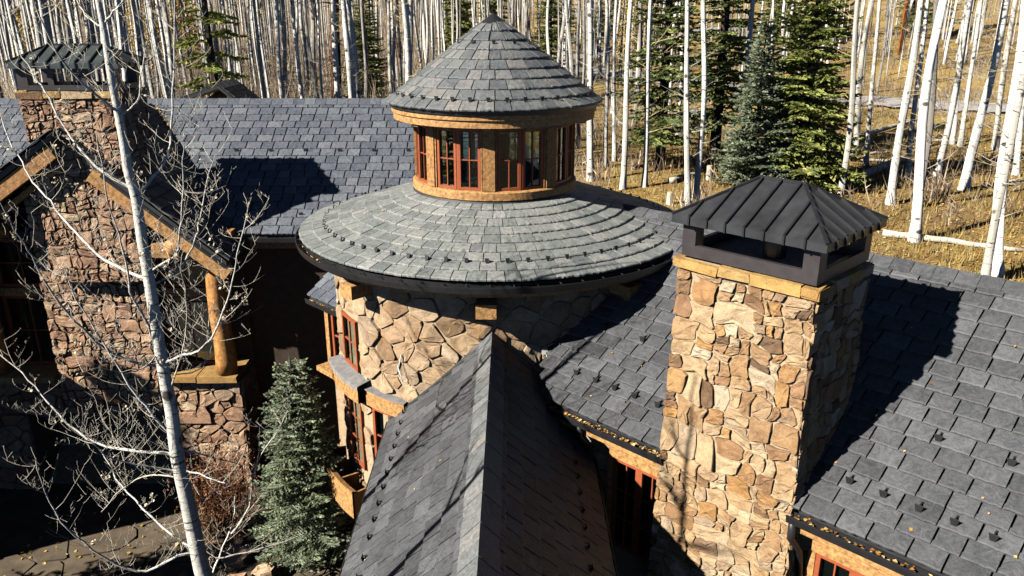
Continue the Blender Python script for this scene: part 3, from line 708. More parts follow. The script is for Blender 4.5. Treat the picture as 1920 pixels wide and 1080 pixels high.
# ---------------- chimneys
def chimney(corner, ex, ey, wd, dp, z0_, z1_, mat, label, size, cap_mat, frame_mat, flare, rise, over, capz, mids, rs):
    """corner = front-left foot seen from the camera; ex along the front, ey to the back"""
    bx = MB(); fl = flare
    c0 = [corner - ex * fl - ey * fl * .5, corner + ex * (wd + fl) - ey * fl * .5, corner + ex * (wd + fl * .5) + ey * dp, corner - ex * fl * .5 + ey * dp]
    c1 = [corner, corner + ex * wd, corner + ex * wd + ey * dp, corner + ey * dp]
    bx.add([Vector((p.x, p.y, z0_)) for p in c0] + [Vector((p.x, p.y, z1_)) for p in c1], [(0, 1, 5, 4), (1, 2, 6, 5), (2, 3, 7, 6), (3, 0, 4, 7), (4, 5, 6, 7)])
    ch = bx.build('chimney', 'mortar' if mat != 'stone_red' else 'mortar_dark', house); ch['label'] = label
    H = z1_ - z0_
    def face(a0_, b0_, a1_, b1_):
        n = (b1_ - a1_).normalized().cross(Z3)
        def f(x, z, h):
            t_ = (z - z0_) / H; a = a0_.lerp(a1_, t_); b2 = b0_.lerp(b1_, t_); L2 = (b1_ - a1_).length
            p = a.lerp(b2, x / L2) + n * (h + .004); return Vector((p.x, p.y, z))
        return f, (b1_ - a1_).length
    P = []
    for i, (a, b_) in enumerate(((0, 1), (1, 2))):
        f, l = face(c0[a], c0[b_], c1[a], c1[b_]); zb = z0_ if z1_ - z0_ < 4.5 else z1_ - 4.6
        polys = blocks([(-.02, zb), (l + .02, zb), (l + .02, z1_ - .13), (-.02, z1_ - .13)], size, rs, .0085 if mat == 'stone_tan' else .011)
        lay_stones(ch, polys, f, rs, mat, .027 if mat == 'stone_tan' else .045, 230 if i == 0 else 120)
    # crown course of flat slabs
    for (a, b_) in ((0, 1), (1, 2), (2, 3), (3, 0)):
        p, q = c1[a], c1[b_]; d = (q - p); l = d.length; d.normalize(); n = d.cross(Z3); x = -.05
        while x < l:
            y2 = min(l + .05, x + rs.uniform(.3, .6))
            if l + .05 - y2 < .15: y2 = l + .05
            jz = rs.uniform(-.008, .012); c = p + d * ((x + y2) / 2) - n * .04
            mb = MB(); mb.obox(Vector((c.x, c.y, z1_ - .052 + jz)), d, n, Z3, (y2 - x) / 2 - .006, .105 + rs.uniform(-.012, .015), .055)
            mb.v = [(v[0] + rs.uniform(-.012, .012), v[1] + rs.uniform(-.012, .012), v[2] + rs.uniform(-.012, .012)) for v in mb.v]
            mb.build('slab', rs.choice(('stone_sill', 'stone_tan', 'stone_sill')), ch); x = y2
    mid = corner + ex * (wd / 2) + ey * (dp / 2); top = z1_ + .012
    MB().obox(Vector((mid.x, mid.y, top + .012)), ex, ey, Z3, wd / 2 - .08, dp / 2 - .08, .02).build('crown', 'concrete', ch)
    MB().tube([Vector((mid.x, mid.y, top + .03)), Vector((mid.x, mid.y, top + .27))], .13, 16).build('flue', 'black_metal', ch)
    # metal cap: rail, posts, hipped top with standing seams
    cap = MB(); hw, hd = wd / 2, dp / 2; rail = .14 if mat == 'stone_tan' else .08; eav = capz
    B = Vector((mid.x, mid.y, 0))
    for sg in (-1, 1):
        cap.obox(B + ey * (sg * (hd - .03)) + Z3 * (top + rail / 2 + .02), ex, ey, Z3, hw - .001, .03, rail / 2)
        cap.obox(B + ex * (sg * (hw - .03)) + Z3 * (top + rail / 2 + .02), ex, ey, Z3, .03, hd - .061, rail / 2)
    capo = cap.build('cap_rail', frame_mat, ch)
    for sx in (-1, 1):
        for sy in (-1, 1):
            MB().obox(B + ex * (sx * (hw - .085)) + ey * (sy * (hd - .085)) + Z3 * ((top + rail + .02 + eav) / 2 + .001), ex, ey, Z3, .087, .087, (eav - top - rail - .02) / 2 + .03).build('cap_post', frame_mat, ch)
    for x in mids:
        for sy in (-1, 1): MB().obox(B + ex * x + ey * (sy * (hd - .05)) + Z3 * ((top + rail + .02 + eav) / 2 + .001), ex, ey, Z3, .05, .045, (eav - top - rail - .02) / 2 + .03).build('cap_post', frame_mat, ch)
    HW, HD = hw + over, hd + over; rl = HW - HD * .86
    e = [B - ex * HW - ey * HD, B + ex * HW - ey * HD, B + ex * HW + ey * HD, B - ex * HW + ey * HD]
    zr = eav + rise; e1 = [p + Z3 * (eav + .09) for p in e]; e0 = [p + Z3 * eav for p in e]; rr = [B - ex * rl + Z3 * zr, B + ex * rl + Z3 * zr]
    mb = MB(); mb.add(e0 + e1 + rr, [(0, 1, 5, 4), (1, 2, 6, 5), (2, 3, 7, 6), (3, 0, 4, 7), (4, 5, 9, 8), (5, 6, 9), (6, 7, 8, 9), (7, 4, 8), (3, 2, 1, 0)])
    hood = mb.build('cap_hood', cap_mat, ch); hood['label'] = 'standing seam metal hood on the chimney'
    def seam(p, q, lowdir):
        d = (q - p).normalized(); m2 = MB(); m2.beam(p + Z3 * .012, q + Z3 * .012, Z3, .011, .02); m2.obox(p - Z3 * .04 + lowdir * .008, lowdir, lowdir.cross(Z3), Z3, .012, .011, .05)
        m2.build('seam', 'black_metal', ch)
    n = max(5, round(2 * HW / .235))
    for sy, eA, eB in ((-1, e1[0], e1[1]), (1, e1[3], e1[2])):
        for i in range(1, n):
            t_ = i / n; p = eA.lerp(eB, t_); x = -HW + 2 * HW * t_
            if x < -rl: k = (x + HW) / (HW - rl)
            elif x > rl: k = (HW - x) / (HW - rl)
            else: k = 1
            up_ = Vector((0, 0, rise - .09)) - ey * (sy * HD); q = p + up_ * k
            seam(p, q, ey * sy)
    n = max(4, round(2 * HD / .235))
    for sx, eA, eB in ((-1, e1[0], e1[3]), (1, e1[1], e1[2])):
        for i in range(1, n):
            t_ = i / n; p = eA.lerp(eB, t_); y = -HD + 2 * HD * t_; k = 1 - abs(y) / HD
            if abs(y) < .02: k = 1
            q = p + (Vector((0, 0, rise - .09)) - ex * (sx * (HW - rl))) * k; seam(p, q, ex * sx)
    for i, j in ((4, 8), (5, 9), (6, 9), (7, 8)):
        p = (e0 + e1 + rr)[i]; q = (e0 + e1 + rr)[j]; m2 = MB(); m2.beam(p + Z3 * .008, q + Z3 * .008, Z3, .016, .016); m2.build('seam', 'black_metal', ch)
    m2 = MB(); m2.beam(rr[0] - ex * .02 + Z3 * .008, rr[1] + ex * .02 + Z3 * .008, Z3, .02, .016); m2.build('seam', 'black_metal', ch)
    return ch
chimney(PC(7.70, -4.89, 0), CW, CD, 1.64, 1.33, -9.7, -2.675, 'stone_tan', 'tall tan stone chimney standing in front of the slate wing', .25, 'cap_metal', 'brown_metal', .17, .5, .1, -2.25, (), random.Random(5))
KS = 1.06  # left chimney enlarged about the camera, which moves its shadow on the back roof
chimney(Vector((-8.34, 13.75, 0)), X3, Y3, 1.68, .92, -4.6, -1.22, 'stone_red', 'rust brown stone chimney above the gable at the left', .23, 'cap_metal_green', 'brown_metal', .0, .36, .1, -.83, (-.28, .28), random.Random(8))
KS = 1.0

# ================================================ NEAR GABLE (ridge towards the camera)
pN = R_(45.5); NX, NZ = -.30, -4.62; HL, HR = 1.68, 1.42; NY0, NY1 = 3.6, 11.45
zl, zr_ = NZ - HL * math.tan(pN), NZ - HR * math.tan(pN)
nL = Vector((-math.sin(pN), 0, math.cos(pN))); nR = Vector((math.sin(pN), 0, math.cos(pN)))
upL = Vector((math.cos(pN), 0, math.sin(pN))); upR = Vector((-math.cos(pN), 0, math.sin(pN)))
rL = prism_roof([(NX, NY0, NZ), (NX, NY1, NZ), (NX - HL, 11.9, zl), (NX - HL, NY0, zl)], .09, 'roof', 'flashing', 'sunlit left slope of the near slate gable')
rR = prism_roof([(NX + .002, NY0, NZ), (NX + HR, NY0, zr_), (NX + HR, 11.6, zr_), (NX + .002, NY1, NZ)], .09, 'roof', 'flashing', 'shaded right slope of the near slate gable')
lay_slates(rL, plane_slates(Vector((NX - HL - .03, 0, zl)), -Y3, upL, nL, 9, HL / math.cos(pN) / 9, .29, lambda y: (-11.9, -NY0)), 'slate_dark', 260)
lay_slates(rR, plane_slates(Vector((NX + HR + .03, 0, zr_)), Y3, upR, nR, 8, HR / math.cos(pN) / 8, .29, lambda y: (NY0, 11.5)), 'slate_dark', 230)
ridge_caps(rL, Vector((NX, NY0, NZ)), Vector((NX, 11.2, NZ)), nL, nR, 'slate_cone', .2, .25)
guards_line(rL, Vector((NX - HL, 0, zl)), -Y3, upL, nL, .42, -11.3, -NY0, .36)
guards_line(rR, Vector((NX + HR, 0, zr_)), Y3, upR, nR, .42, NY0, 10.2, .36)
straight_gutter(Vector((NX - HL + .02, NY0, zl - .03)), Vector((NX - HL + .02, 11.7, zl - .03)), -X3); straight_gutter(Vector((NX + HR - .02, 10.4, zr_ - .03)), Vector((NX + HR - .02, NY0, zr_ - .03)), X3)
ng = MB(); ng.box((NX - HL + .3, NY0 + .5, -9.7), (NX + HR - .3, 11.4, zr_ - .08)); ng.add([(NX - HL + .3, NY0 + .5, zr_ - .08), (NX + HR - .3, NY0 + .5, zr_ - .08), (NX, NY0 + .5, NZ - .12)], [(0, 1, 2)])
ng.build('wall', 'stone_tan', house)
# lead flashing where the gable meets the turret wall
fl = MB(); pts = []
for i in range(15):
    x = NX - HL + (HL + HR * .75) * i / 14; z = NZ - abs(x - NX) * math.tan(pN); y = TY - math.sqrt(max(.1, (WR + .055) ** 2 - (x - TX) ** 2)); pts.append(Vector((x, y - .01, z + .06)))
fl.tube(pts, .05, 6); fl.build('wall_flashing', 'flashing', house)
# ================================================ BACK WING
BY, BZ, BYe, BZe = 18.6, -1.88, 15.36, -4.15; pB = math.atan2(BZ - BZe, BY - BYe); upB = Vector((0, math.cos(pB), math.sin(pB))); nB = Vector((0, -math.sin(pB), math.cos(pB))); LB = math.hypot(BY - BYe, BZ - BZe)
BX0, BX1 = -16.5, -.2
rB = prism_roof([(BX0, BYe, BZe), (BX1, BYe, BZe), (BX1, BY, BZ), (BX0, BY, BZ)], .1, 'roof', 'flashing', 'long blue-grey slate roof behind the turret')
prism_roof([(BX0, BY + .002, BZ), (BX1, BY + .002, BZ), (BX1, BY + 3.2, BZe), (BX0, BY + 3.2, BZe)], .1, 'rear_roof', 'slate_dark')
lay_slates(rB, plane_slates(Vector((0, BYe - .03, BZe)), X3, upB, nB, 18, LB / 18, .3, lambda y: (BX0, BX1), .026), 'slate_blue')
ridge_caps(rB, Vector((BX0 + 3, BY, BZ)), Vector((BX1, BY, BZ)), nB, Vector((0, math.sin(pB), math.cos(pB))), 'slate_blue', .16, .25)
for y, st in ((.46, .55), (2.3, .75)): guards_line(rB, Vector((0, BYe, BZe)), X3, upB, nB, y, -12.0 if y > 1 else -5.4, BX1 - .3, st)
straight_gutter(Vector((-5.3, BYe + .02, BZe - .03)), Vector((BX1, BYe + .02, BZe - .03)), -Y3)
MB().box((-5.3, BYe + .05, BZe - .3), (BX1, BYe + .12, BZe - .11)).build('fascia', 'wood', house)
MB().box((BX0, 15.8, -9.7), (BX1 - .4, 21.2, BZe - .1)).build('wall', 'shade_wall_dark', house)  # back wing wall coloured near black to stand for its deep shade
g = MB(); g.add([(BX1 - .4, 15.8, BZe - .1), (BX1 - .4, 21.2, BZe - .1), (BX1 - .4, BY, BZ - .12)], [(0, 1, 2)]); g.build('gable_wall', 'wood', house)
# small gable roof peeping over the back ridge
q0, q1, q2 = atY(318, 192, 24.5), atY(408, 160, 24.5), atY(448, 192, 24.5)
for a, b_, lab in ((q0, q1, 1), (q2, q1, 2)):
    back = Vector((0, 1.7, 0)); dn = (a - b_).normalized() * .8
    pts = [a + dn, b_, b_ + back, a + dn + back] if lab == 1 else [b_ + X3 * .002, a + dn, a + dn + back, b_ + back + X3 * .002]
    rr = prism_roof(pts, .1, 'roof', 'flashing', None)
    e = Y3; up = (b_ - a).normalized(); n = up.cross(e) if lab == 2 else e.cross(up)
    if n.z < 0: n = -n
    lay_slates(rr, plane_slates(a + dn, e, up, n, 8, ((b_ - a).length + .8) / 8, .3, lambda y: (0, 1.7)), 'slate_dark', 0)
MB().box((q0.x + .3, 24.9, -8), (q2.x - .3, 26, q0.z - .3)).build('wall', 'wood', house)
mb = MB(); mb.add([(q0.x + .3, 24.9, q0.z - .3), (q2.x - .3, 24.9, q0.z - .3), (q1.x, 24.9, q1.z - .12)], [(0, 1, 2)]); mb.build('gable_wall', 'wood', house)

# ================================================ LEFT GABLED WING
KS = 1.06  # wing enlarged about the camera together with its chimney
GX, GZr, GEx, GEz = -7.75, -1.86, -5.08, -4.12; FY = 13.45; pG = math.atan2(GZr - GEz, GEx - GX)
nG = Vector((math.sin(pG), 0, math.cos(pG))); upG = Vector((-math.cos(pG), 0, math.sin(pG))); LG = math.hypot(GEx - GX, GZr - GEz)
pG2 = R_(34); LX = -12.6; LZ = GZr - (GX - LX) * math.tan(pG2); nG2 = Vector((-math.sin(pG2), 0, math.cos(pG2))); upG2 = Vector((math.cos(pG2), 0, math.sin(pG2)))
gr = prism_roof([(GX + .5, FY, GZr - .5 * math.tan(pG)), (GEx, FY, GEz), (GEx, 14.6, GEz), (GX, 17.4, GZr), (GX, 13.8, GZr), (GX + .5, 13.8, GZr - .5 * math.tan(pG))], .1, 'roof', 'flashing', 'dark shaded slate slope of the left gable')
gl_ = prism_roof([(GX - .002, 17.4, GZr), (LX, 15.4, LZ), (LX, FY, LZ), (GX - .05, FY, GZr - .05 * math.tan(pG2)), (GX - .05, 13.8, GZr - .05 * math.tan(pG2)), (GX - .002, 13.8, GZr)], .1, 'roof', 'flashing', 'slate slope at the far left edge of the gable')
lay_slates(gr, plane_slates(Vector((GEx + .03, 0, GEz)), Y3, upG, nG, 15, LG / 15, .3, lambda y: (FY - .03 if y < LG - .65 else 13.8, 14.6 + 2.8 * y / LG)), 'slate_dark', 300)
LG2 = math.hypot(GX - LX, GZr - LZ)
lay_slates(gl_, plane_slates(Vector((LX - .03, 0, LZ)), -Y3, upG2, nG2, 24, LG2 / 24, .3, lambda y: (-15.4 - 2.0 * y / LG2, -FY + .03)), 'slate_blue', 150)
ridge_caps(gr, Vector((GX, 14.6, GZr)), Vector((GX, 17.35, GZr)), nG, nG2, 'slate_dark', .16, .25)
# bargeboards, purlin ends
def barge(x0, z0_, x1, z1_, hh, y, th, mat, name='bargeboard'):
    p, q = Vector((x0, y, z0_)), Vector((x1, y, z1_)); mb = MB(); mb.beam(p, q, Z3, th, hh); return mb.build(name, mat, house)
tG, tG2 = math.tan(pG), math.tan(pG2)
barge(GX + .52, GZr - .52 * tG - .26, GEx + .0, GEz - .26, .14, FY + .08, .07, 'wood_gold'); barge(GX + .7, GZr - .7 * tG - .13, GEx + .0, GEz - .13, .035, FY + .03, .03, 'black_metal', 'drip_edge')
barge(GX - .08, GZr - .08 * tG2 - .27, LX, LZ - .27, .12, FY + .08, .07, 'wood'); barge(GX - .08, GZr - .08 * tG2 - .55, LX, LZ - .55, .05, FY + .3, .05, 'wood_gold', 'rake_trim')
for x, r in ((-6.05, .17), (-9.4, .16)):
    z = GZr - (x - GX) * tG - .62 if x > GX else GZr - (GX - x) * tG2 - .75
    MB().tube([(x, FY + .12, z), (x, 14.6, z)], r, 12).build('purlin', 'log', house, smooth=True)
MB().beam((-6.5, FY + .35, GZr - 1.35 * tG - 1.0), (-5.7, FY + .35, GZr - 1.95 * tG - .55), Z3, .1, .12).build('brace', 'wood_gold', house)
# walls
wl = MB(); wl.box((-8.75, 14.0, -7.45), (-6.78, 14.5, GZr - 1.1)); wl.box((-12.4, 14.02, -7.45), (-5.3, 14.5, -6.7)); wl.box((-6.779, 14.021, -9.7), (-5.3, 14.95, -7.451)); wl.box((-12.4, 14.021, -9.7), (-9.6, 14.95, -7.451)); wl.box((-9.599, 14.9, -9.7), (-6.78, 14.95, -7.451)); wl.box((-5.55, 14.501, -7.45), (-5.301, 14.95, -6.7))
MB().box((-12.4, 14.8, -6.699), (-5.3, 14.94, -4.62)).build('wall', 'shade_wall_dark', house)  # wall piece by the log post, shade painted in as near-black colour
wallG = wl.build('wall', 'mortar_dark', house); wallG['label'] = 'rust brown stone wall of the left gable'
fG = lambda x, z, h: Vector((x, 14.0 - h, z))
def gz(x): return GZr - (x - GX) * tG - .35 if x > GX else GZr - (GX - x) * tG2 - .35
poly = [(-8.78, -7.4), (-6.76, -7.4), (-6.76, gz(-6.76)), (GX, GZr - .4), (-8.78, gz(-8.78))]
st = blocks(poly, .24, RS, .012)
lay_stones(wallG, st, fG, RS, 'stone_red', .07)
fG2 = lambda x, z, h: Vector((x, 14.015 - h, z))
st = cells([(-6.75, -9.6), (-5.28, -9.6), (-5.28, -6.7), (-6.75, -6.7)], .27, RS, .013, (), 1.25) + cells([(-12.2, -7.43), (-8.8, -7.43), (-8.8, -6.72), (-12.2, -6.72)], .27, RS, .013, (), 1.25) + cells([(-12.2, -9.6), (-9.58, -9.6), (-9.58, -7.46), (-12.2, -7.46)], .3, RS, .013, (), 1.25)
lay_stones(wallG, st, fG2, RS, 'stone_red', .06)
fG3 = lambda y, z, h: Vector((-5.3 + h, y, z))
lay_stones(wallG, cells([(14.0, -9.6), (14.9, -9.6), (14.9, -6.7), (14.0, -6.7)], .3, RS, .013, (), 1.25), fG3, RS, 'stone_red', .06)
MB().box((-9.6, 14.5, -7.46), (-6.78, 14.95, -7.44)).build('garage_ceiling', 'dark_room', house)
lw = MB(); lw.box((-6.79, 13.93, -7.62), (-5.95, 14.0, -7.4)); lw.build('garage_lintel', 'stone_red', house)
# ledges
for x0, x1 in ((-6.76, -5.2), (-12.2, -8.79)):
    x = x0
    while x < x1 - .1:
        y2 = min(x1, x + rnd(.5, .9)); mb = MB(); mb.box((x, 13.82, -6.69), (y2 - .012, 14.98, -6.57)); mb.v = [(a + rnd(-.012, .012), b_ + rnd(-.015, .015), c + rnd(-.01, .01)) for a, b_, c in mb.v]; mb.build('ledge_slab', 'stone_sill', house); x = y2
# log posts and windows
for x in (-5.56, -9.98):
    pts = [Vector((x + .015 * math.sin(i), 14.08, -6.57 + (2.3 + (.0 if x > -7 else .2)) * i / 8)) for i in range(9)]
    MB().tube(pts, [.2 - .004 * i + rnd(-.008, .008) for i in range(9)], 14).build('log_post', 'log', house, smooth=True)
for x0, wd, n_ in ((-6.74, .93, 2), (-8.85 - 1.02, 1.0, 2)):
    window(house, Vector((x0, 14.45, -6.56)), X3, Z3, wd, 1.45, n_, 2, .06, .02); window(house, Vector((x0, 14.45, -4.93)), X3, Z3, wd, .95, n_, 2, .06, .02)
    MB().box((x0, 14.36, -5.1), (x0 + wd + .12, 14.5, -4.94)).build('transom', 'wood_gold', house)
    MB().box((x0, 14.7, -6.56), (x0 + wd, 14.75, -3.9)).build('window_recess', 'dark_room', house)
MB().beam((-6.76, 14.3, -3.9), (-5.2, 14.3, -3.9), Z3, .12, .13).build('head_beam', 'wood', house)

KS = 1.0
shade_block = MB(); shade_block.box((-16, 11.2, -9.7), (-12.0, 14.1, -5.1)); shade_block.build('wall', 'stone_red', house)  # unseen block added and sized to shade the garage wall and patio
prism_roof([(-11.5, 10.8, -5.1), (-11.5, 14.3, -5.1), (-14, 14.3, -3.4), (-14, 10.8, -3.4)], .1, 'roof', 'slate_blue'); prism_roof([(-14.002, 10.8, -3.4), (-14.002, 14.3, -3.4), (-16.5, 14.3, -5.1), (-16.5, 10.8, -5.1)], .1, 'roof', 'slate_blue')  # top of the added shading block, out of view
# ================================================ BAY BEHIND THE TURRET
pD = R_(34); DE, DZ = 7.33, -5.04; upD = CD * math.cos(pD) + Z3 * math.sin(pD); nD = -CD * math.sin(pD) + Z3 * math.cos(pD)
rD = prism_roof([PC(DE, -12.78, DZ), PC(DE, -10.9, DZ), PC(DE + 1.5, -10.9, DZ + 1.5 * math.tan(pD)), PC(DE + 1.5, -12.78, DZ + 1.5 * math.tan(pD))], .09, 'roof', 'flashing', 'small slate roof of the bay tucked behind the turret')
lay_slates(rD, plane_slates(PC(DE - .03, 0, DZ), CW, upD, nD, 8, 1.5 / math.cos(pD) / 8, .27, lambda y: (-12.8, -10.95)), 'slate_blue', 60)
guards_line(rD, PC(DE, 0, DZ), CW, upD, nD, .62, -12.7, -11.6, .22)
straight_gutter(PC(DE + .02, -12.8, DZ - .03), PC(DE + .02, -11, DZ - .03), -CD)
MB().obox(PC(DE + .09, -11.9, DZ - .17), CW, CD, Z3, .86, .03, .07).build('fascia', 'wood_gold', house)
MB().obox(PC(DE + .55, -11.85, -8.1), CW, CD, Z3, .85, .2, 1.55).build('wall', 'stone_pale', house)
MB().obox(PC(DE + .3, -11.85, -6.56), CW, CD, Z3, .95, .28, .05).build('window_sill', 'wood_gold', house)
for x in (-12.66, -11.62): MB().obox(PC(DE + .3, x, -5.86), CW, CD, Z3, .06, .06, .64).build('window_jamb', 'wood_gold', house)
window(house, PC(DE + .33, -12.58, -6.5), CW, Z3, .9, 1.25, 2, 2, .06, .025); MB().obox(PC(DE + .6, -11.85, -5.8), CW, CD, Z3, .85, .02, .8).build('window_recess', 'dark_room', house)
# heat cable where the gable meets the wing
MB().tube([(.52, 11.2, -4.9), (.6, 10.9, -5.12), (.66, 10.6, -5.32), (.78, 10.35, -5.5), (.95, 10.1, -5.55), (1.1, 9.75, -5.62)], .012, 5).build('heat_cable', 'cable', house, smooth=True)
MB().obox((.5, 11.18, -4.86), X3, Y3, Z3, .045, .035, .05).build('junction_box', 'cable', house)
MB().tube([(-1.75, 11.45, -5.05), (-1.8, 11.42, -5.3), (-1.74, 11.4, -5.5), (-1.8, 11.38, -5.2)], .01, 5).build('heat_cable', 'cable', house, smooth=True)

# ================================================ YARD
tag(MB().box((-40, -40, -9.75), (30, 4.0, -9.64)).build('low_bounce_sheet', 'low_bounce_dark', None), 'unseen dark sheet added in front of the lodge to cut bounced light', 'garden', kind='structure')  # dark sheet added out of view to cut light bounced onto the walls
tag(MB().add([(-1.9, 4.0, -9.66), (14, 4.0, -9.66), (14, -.5, -9.66), (8, 4.0, -9.66), (.5, 11.5, -9.66), (-1.9, 11.5, -9.66)], [(0, 3, 4, 5)]).build('low_bounce_sheet', 'low_bounce_dark', None), 'dark strip added between the near gable and the wing to cut bounced light', 'garden', kind='structure')  # second dark sheet, added to cut bounce towards the chimney side
yard = MB().box((-14, 4.01, -9.72), (-1.9, 15.4, -9.69)).build('patio', 'flagstone', None)
tag(yard, 'shaded stone patio in front of the left gable', 'patio', kind='structure')
RY = random.Random(3)
for p in cells([(-9.6, 9.0), (-2.4, 9.0), (-2.4, 14.0), (-9.6, 14.0)], .75, RY, .02, (), 1.3):
    mb = MB(); n = len(p); hgt = -9.665 + RY.uniform(-.008, .012)
    mb.add([(x, y, -9.7) for x, y in p] + [(x, y, hgt) for x, y in p], [tuple(range(n, 2 * n))] + [(i, (i + 1) % n, (i + 1) % n + n, i + n) for i in range(n)])
    mb.build('flagstone', 'flagstone', yard)
def scatter_leaves(name, spots, size, mat, label, cat):
    mb = MB()
    for c, n in spots:
        a = rnd(0, 6.28); l = size * rnd(.6, 1.3); wv = l * rnd(.5, .8); u = Vector((math.cos(a), math.sin(a), rnd(-.3, .3))); v = n.cross(u).normalized(); u = v.cross(n).normalized() * .8 + n * rnd(-.25, .5)
        c = c + n * .012
        mb.add([c - u * l, c + v * wv + n * l * .3, c + u * l, c - v * wv + n * l * rnd(0, .4)], [(0, 1, 2), (0, 2, 3)])
    return tag(mb.build(name, mat, None, spots[0][0].copy()), label, cat, kind='stuff')
sp = [(Vector((rnd(-9.4, -2.3), rnd(8.5, 13.9), -9.66)), Z3) for _ in range(420)]
scatter_leaves('fallen_leaves', sp, .045, 'leaf_yellow', 'yellow aspen leaves scattered over the shaded patio', 'leaves')
sp = []
for _ in range(230): sp.append((PC(EDd - .075 + rnd(-.035, .035), rnd(-6.9, -4.95) if random.random() < .4 else rnd(-3.15, .2), EZ - .075 + rnd(0, .03)), Z3))
for _ in range(170): sp.append((Vector((.42 + rnd(0, .42), 0, 0)) + Vector((0, 11.25 - rnd(0, .95), 0)), Z3))
for i in range(230, len(sp)):
    p = sp[i][0]; t_ = (11.25 - p.y) / .95; p.x = .46 + .42 * t_ + rnd(-.05, .05); p.z = NZ - (p.x - NX) * math.tan(pN) + .07 + rnd(0, .05)
scatter_leaves('gutter_leaves', sp, .03, 'leaf_litter', 'orange leaves caught in the gutter of the slate wing', 'leaves')
sp = []
for _ in range(170):
    t_ = random.random(); sp.append((Vector((GEx + (GX - GEx) * t_ + .06, 14.6 + 2.8 * t_ - .02, GEz + (GZr - GEz) * t_ + .07)) * 1.06 + Vector((rnd(-.05, .05), rnd(-.05, .05), rnd(0, .03))), nB))
for _ in range(70): a = rnd(-1.7, -.9); sp.append((TP(3.45 + rnd(-.03, .03), a, -3.67), Z3))
for _ in range(60): sp.append((PC(DE - .05 + rnd(-.03, .03), rnd(-12.75, -11.5), DZ - .08), Z3))
scatter_leaves('valley_leaves', sp, .03, 'leaf_litter', 'yellow leaves lying in the roof valley and turret gutter', 'leaves')

sp = []
for _ in range(46): y = rnd(.2, 3.4); sp.append((OC + CW * rnd(-6.5, 1.0) + upC * y + nC * .05, nC))
for _ in range(26): a = rnd(-1.5, 1.2); q_ = rnd(.2, 1.8); sp.append((TP(3.44 - q_ * .95, a, -3.5 + q_ * .3), Z3))
for _ in range(22): y = rnd(.2, 1.9); sp.append((Vector((NX - HL, rnd(5.5, 10.8), zl)) + upL * y + nL * .055, nL))
scatter_leaves('roof_leaves', sp, .022, 'leaf_litter', 'single dry leaves lying loose on the slate roofs', 'leaves')
# ================================================ TREES
def unit_trunk(seed, mat, n=10, m=22, bend=1.25):
    rs = random.Random(seed); vs = []; fs = []; uvs = []
    a1, a2, p1, p2 = rs.uniform(.4, 1) * bend, rs.uniform(.2, .6) * bend, rs.uniform(0, 6.3), rs.uniform(0, 6.3)
    for i in range(m + 1):
        t_ = i / m; r = (1 - .62 * t_) * (1 + .45 * math.exp(-t_ * 40)) * (1 + rs.uniform(-.03, .03))
        cx = a1 * math.sin(p1 + t_ * 4.2) + a2 * math.sin(p2 + t_ * 11) - a1 * math.sin(p1) - a2 * math.sin(p2); cy = a1 * math.cos(p2 + t_ * 3.7) + a2 * math.cos(p1 + t_ * 9) - a1 * math.cos(p2) - a2 * math.cos(p1)
        for k in range(n + 1):
            a = 2 * math.pi * k / n; vs.append((cx + r * math.cos(a) * (1 + .05 * math.sin(3 * a + t_ * 9)), cy + r * math.sin(a), t_))
    for i in range(m):
        for k in range(n):
            q = i * (n + 1) + k; fs.append((q, q + 1, q + n + 2, q + n + 1))
            uvs += [(k / n * .9, i / m * 16), ((k + 1) / n * .9, i / m * 16), ((k + 1) / n * .9, (i + 1) / m * 16), (k / n * .9, (i + 1) / m * 16)]
    me = bpy.data.meshes.new('trunk'); me.from_pydata(vs, [], fs); ul = me.uv_layers.new(name='UVMap')
    ul.data.foreach_set('uv', [c for q in uvs for c in q]); me.materials.append(MATS[mat]); me.polygons.foreach_set('use_smooth', [True] * len(fs)); return me
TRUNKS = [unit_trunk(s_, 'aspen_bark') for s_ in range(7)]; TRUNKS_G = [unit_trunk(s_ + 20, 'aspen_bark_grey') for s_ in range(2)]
def twig(mb, p, d, l, r, rs, lvl, up=.25):
    pts = [p]; k = 4 if lvl else 5; q = p.copy(); dd = d.copy()
    for i in range(k):
        dd = (dd + Vector((rs.uniform(-.25, .25), rs.uniform(-.25, .25), rs.uniform(-.12, .12) + up * .5))).normalized(); q = q + dd * (l / k); pts.append(q)
    mb.tube(pts, [r * (1 - .8 * i / k) for i in range(k + 1)], 3 if r < .02 else 5, False)
    if lvl < 2:
        for i in range(1, k + 1):
            for _ in range(rs.choice((1, 1, 2))):
                a = rs.uniform(0, 6.28); sd = Vector((math.cos(a), math.sin(a), rs.uniform(-.1, .6))).normalized(); twig(mb, pts[i], (dd * .5 + sd).normalized(), l * rs.uniform(.25, .5), r * (1 - .7 * i / k) * .6, rs, lvl + 1, up)
def crown_mesh(seed, mat, low=1.6, H=16.0):
    rs = random.Random(seed); mb = MB()
    for _ in range(30):
        z = rs.uniform(low, 9); a = rs.uniform(0, 6.28); twig(mb, Vector((0, 0, z)), Vector((math.cos(a), math.sin(a), rs.uniform(-.1, .5))).normalized(), rs.uniform(.4, 1.5), .011, rs, 1, .12)
    for i in range(20):
        z = rs.uniform(8, 15.5); a = i * 2.4; twig(mb, Vector((0, 0, z)), Vector((math.cos(a), math.sin(a), .7)).normalized(), (16.5 - z) * .3 + .6, .035, rs, 0, .3)
    me = mb.mesh('crown'); me.materials.append(MATS[mat]); return me
CROWNS = [crown_mesh(40 + i, 'twig_yellow' if i % 2 else 'twig_grey') for i in range(4)]
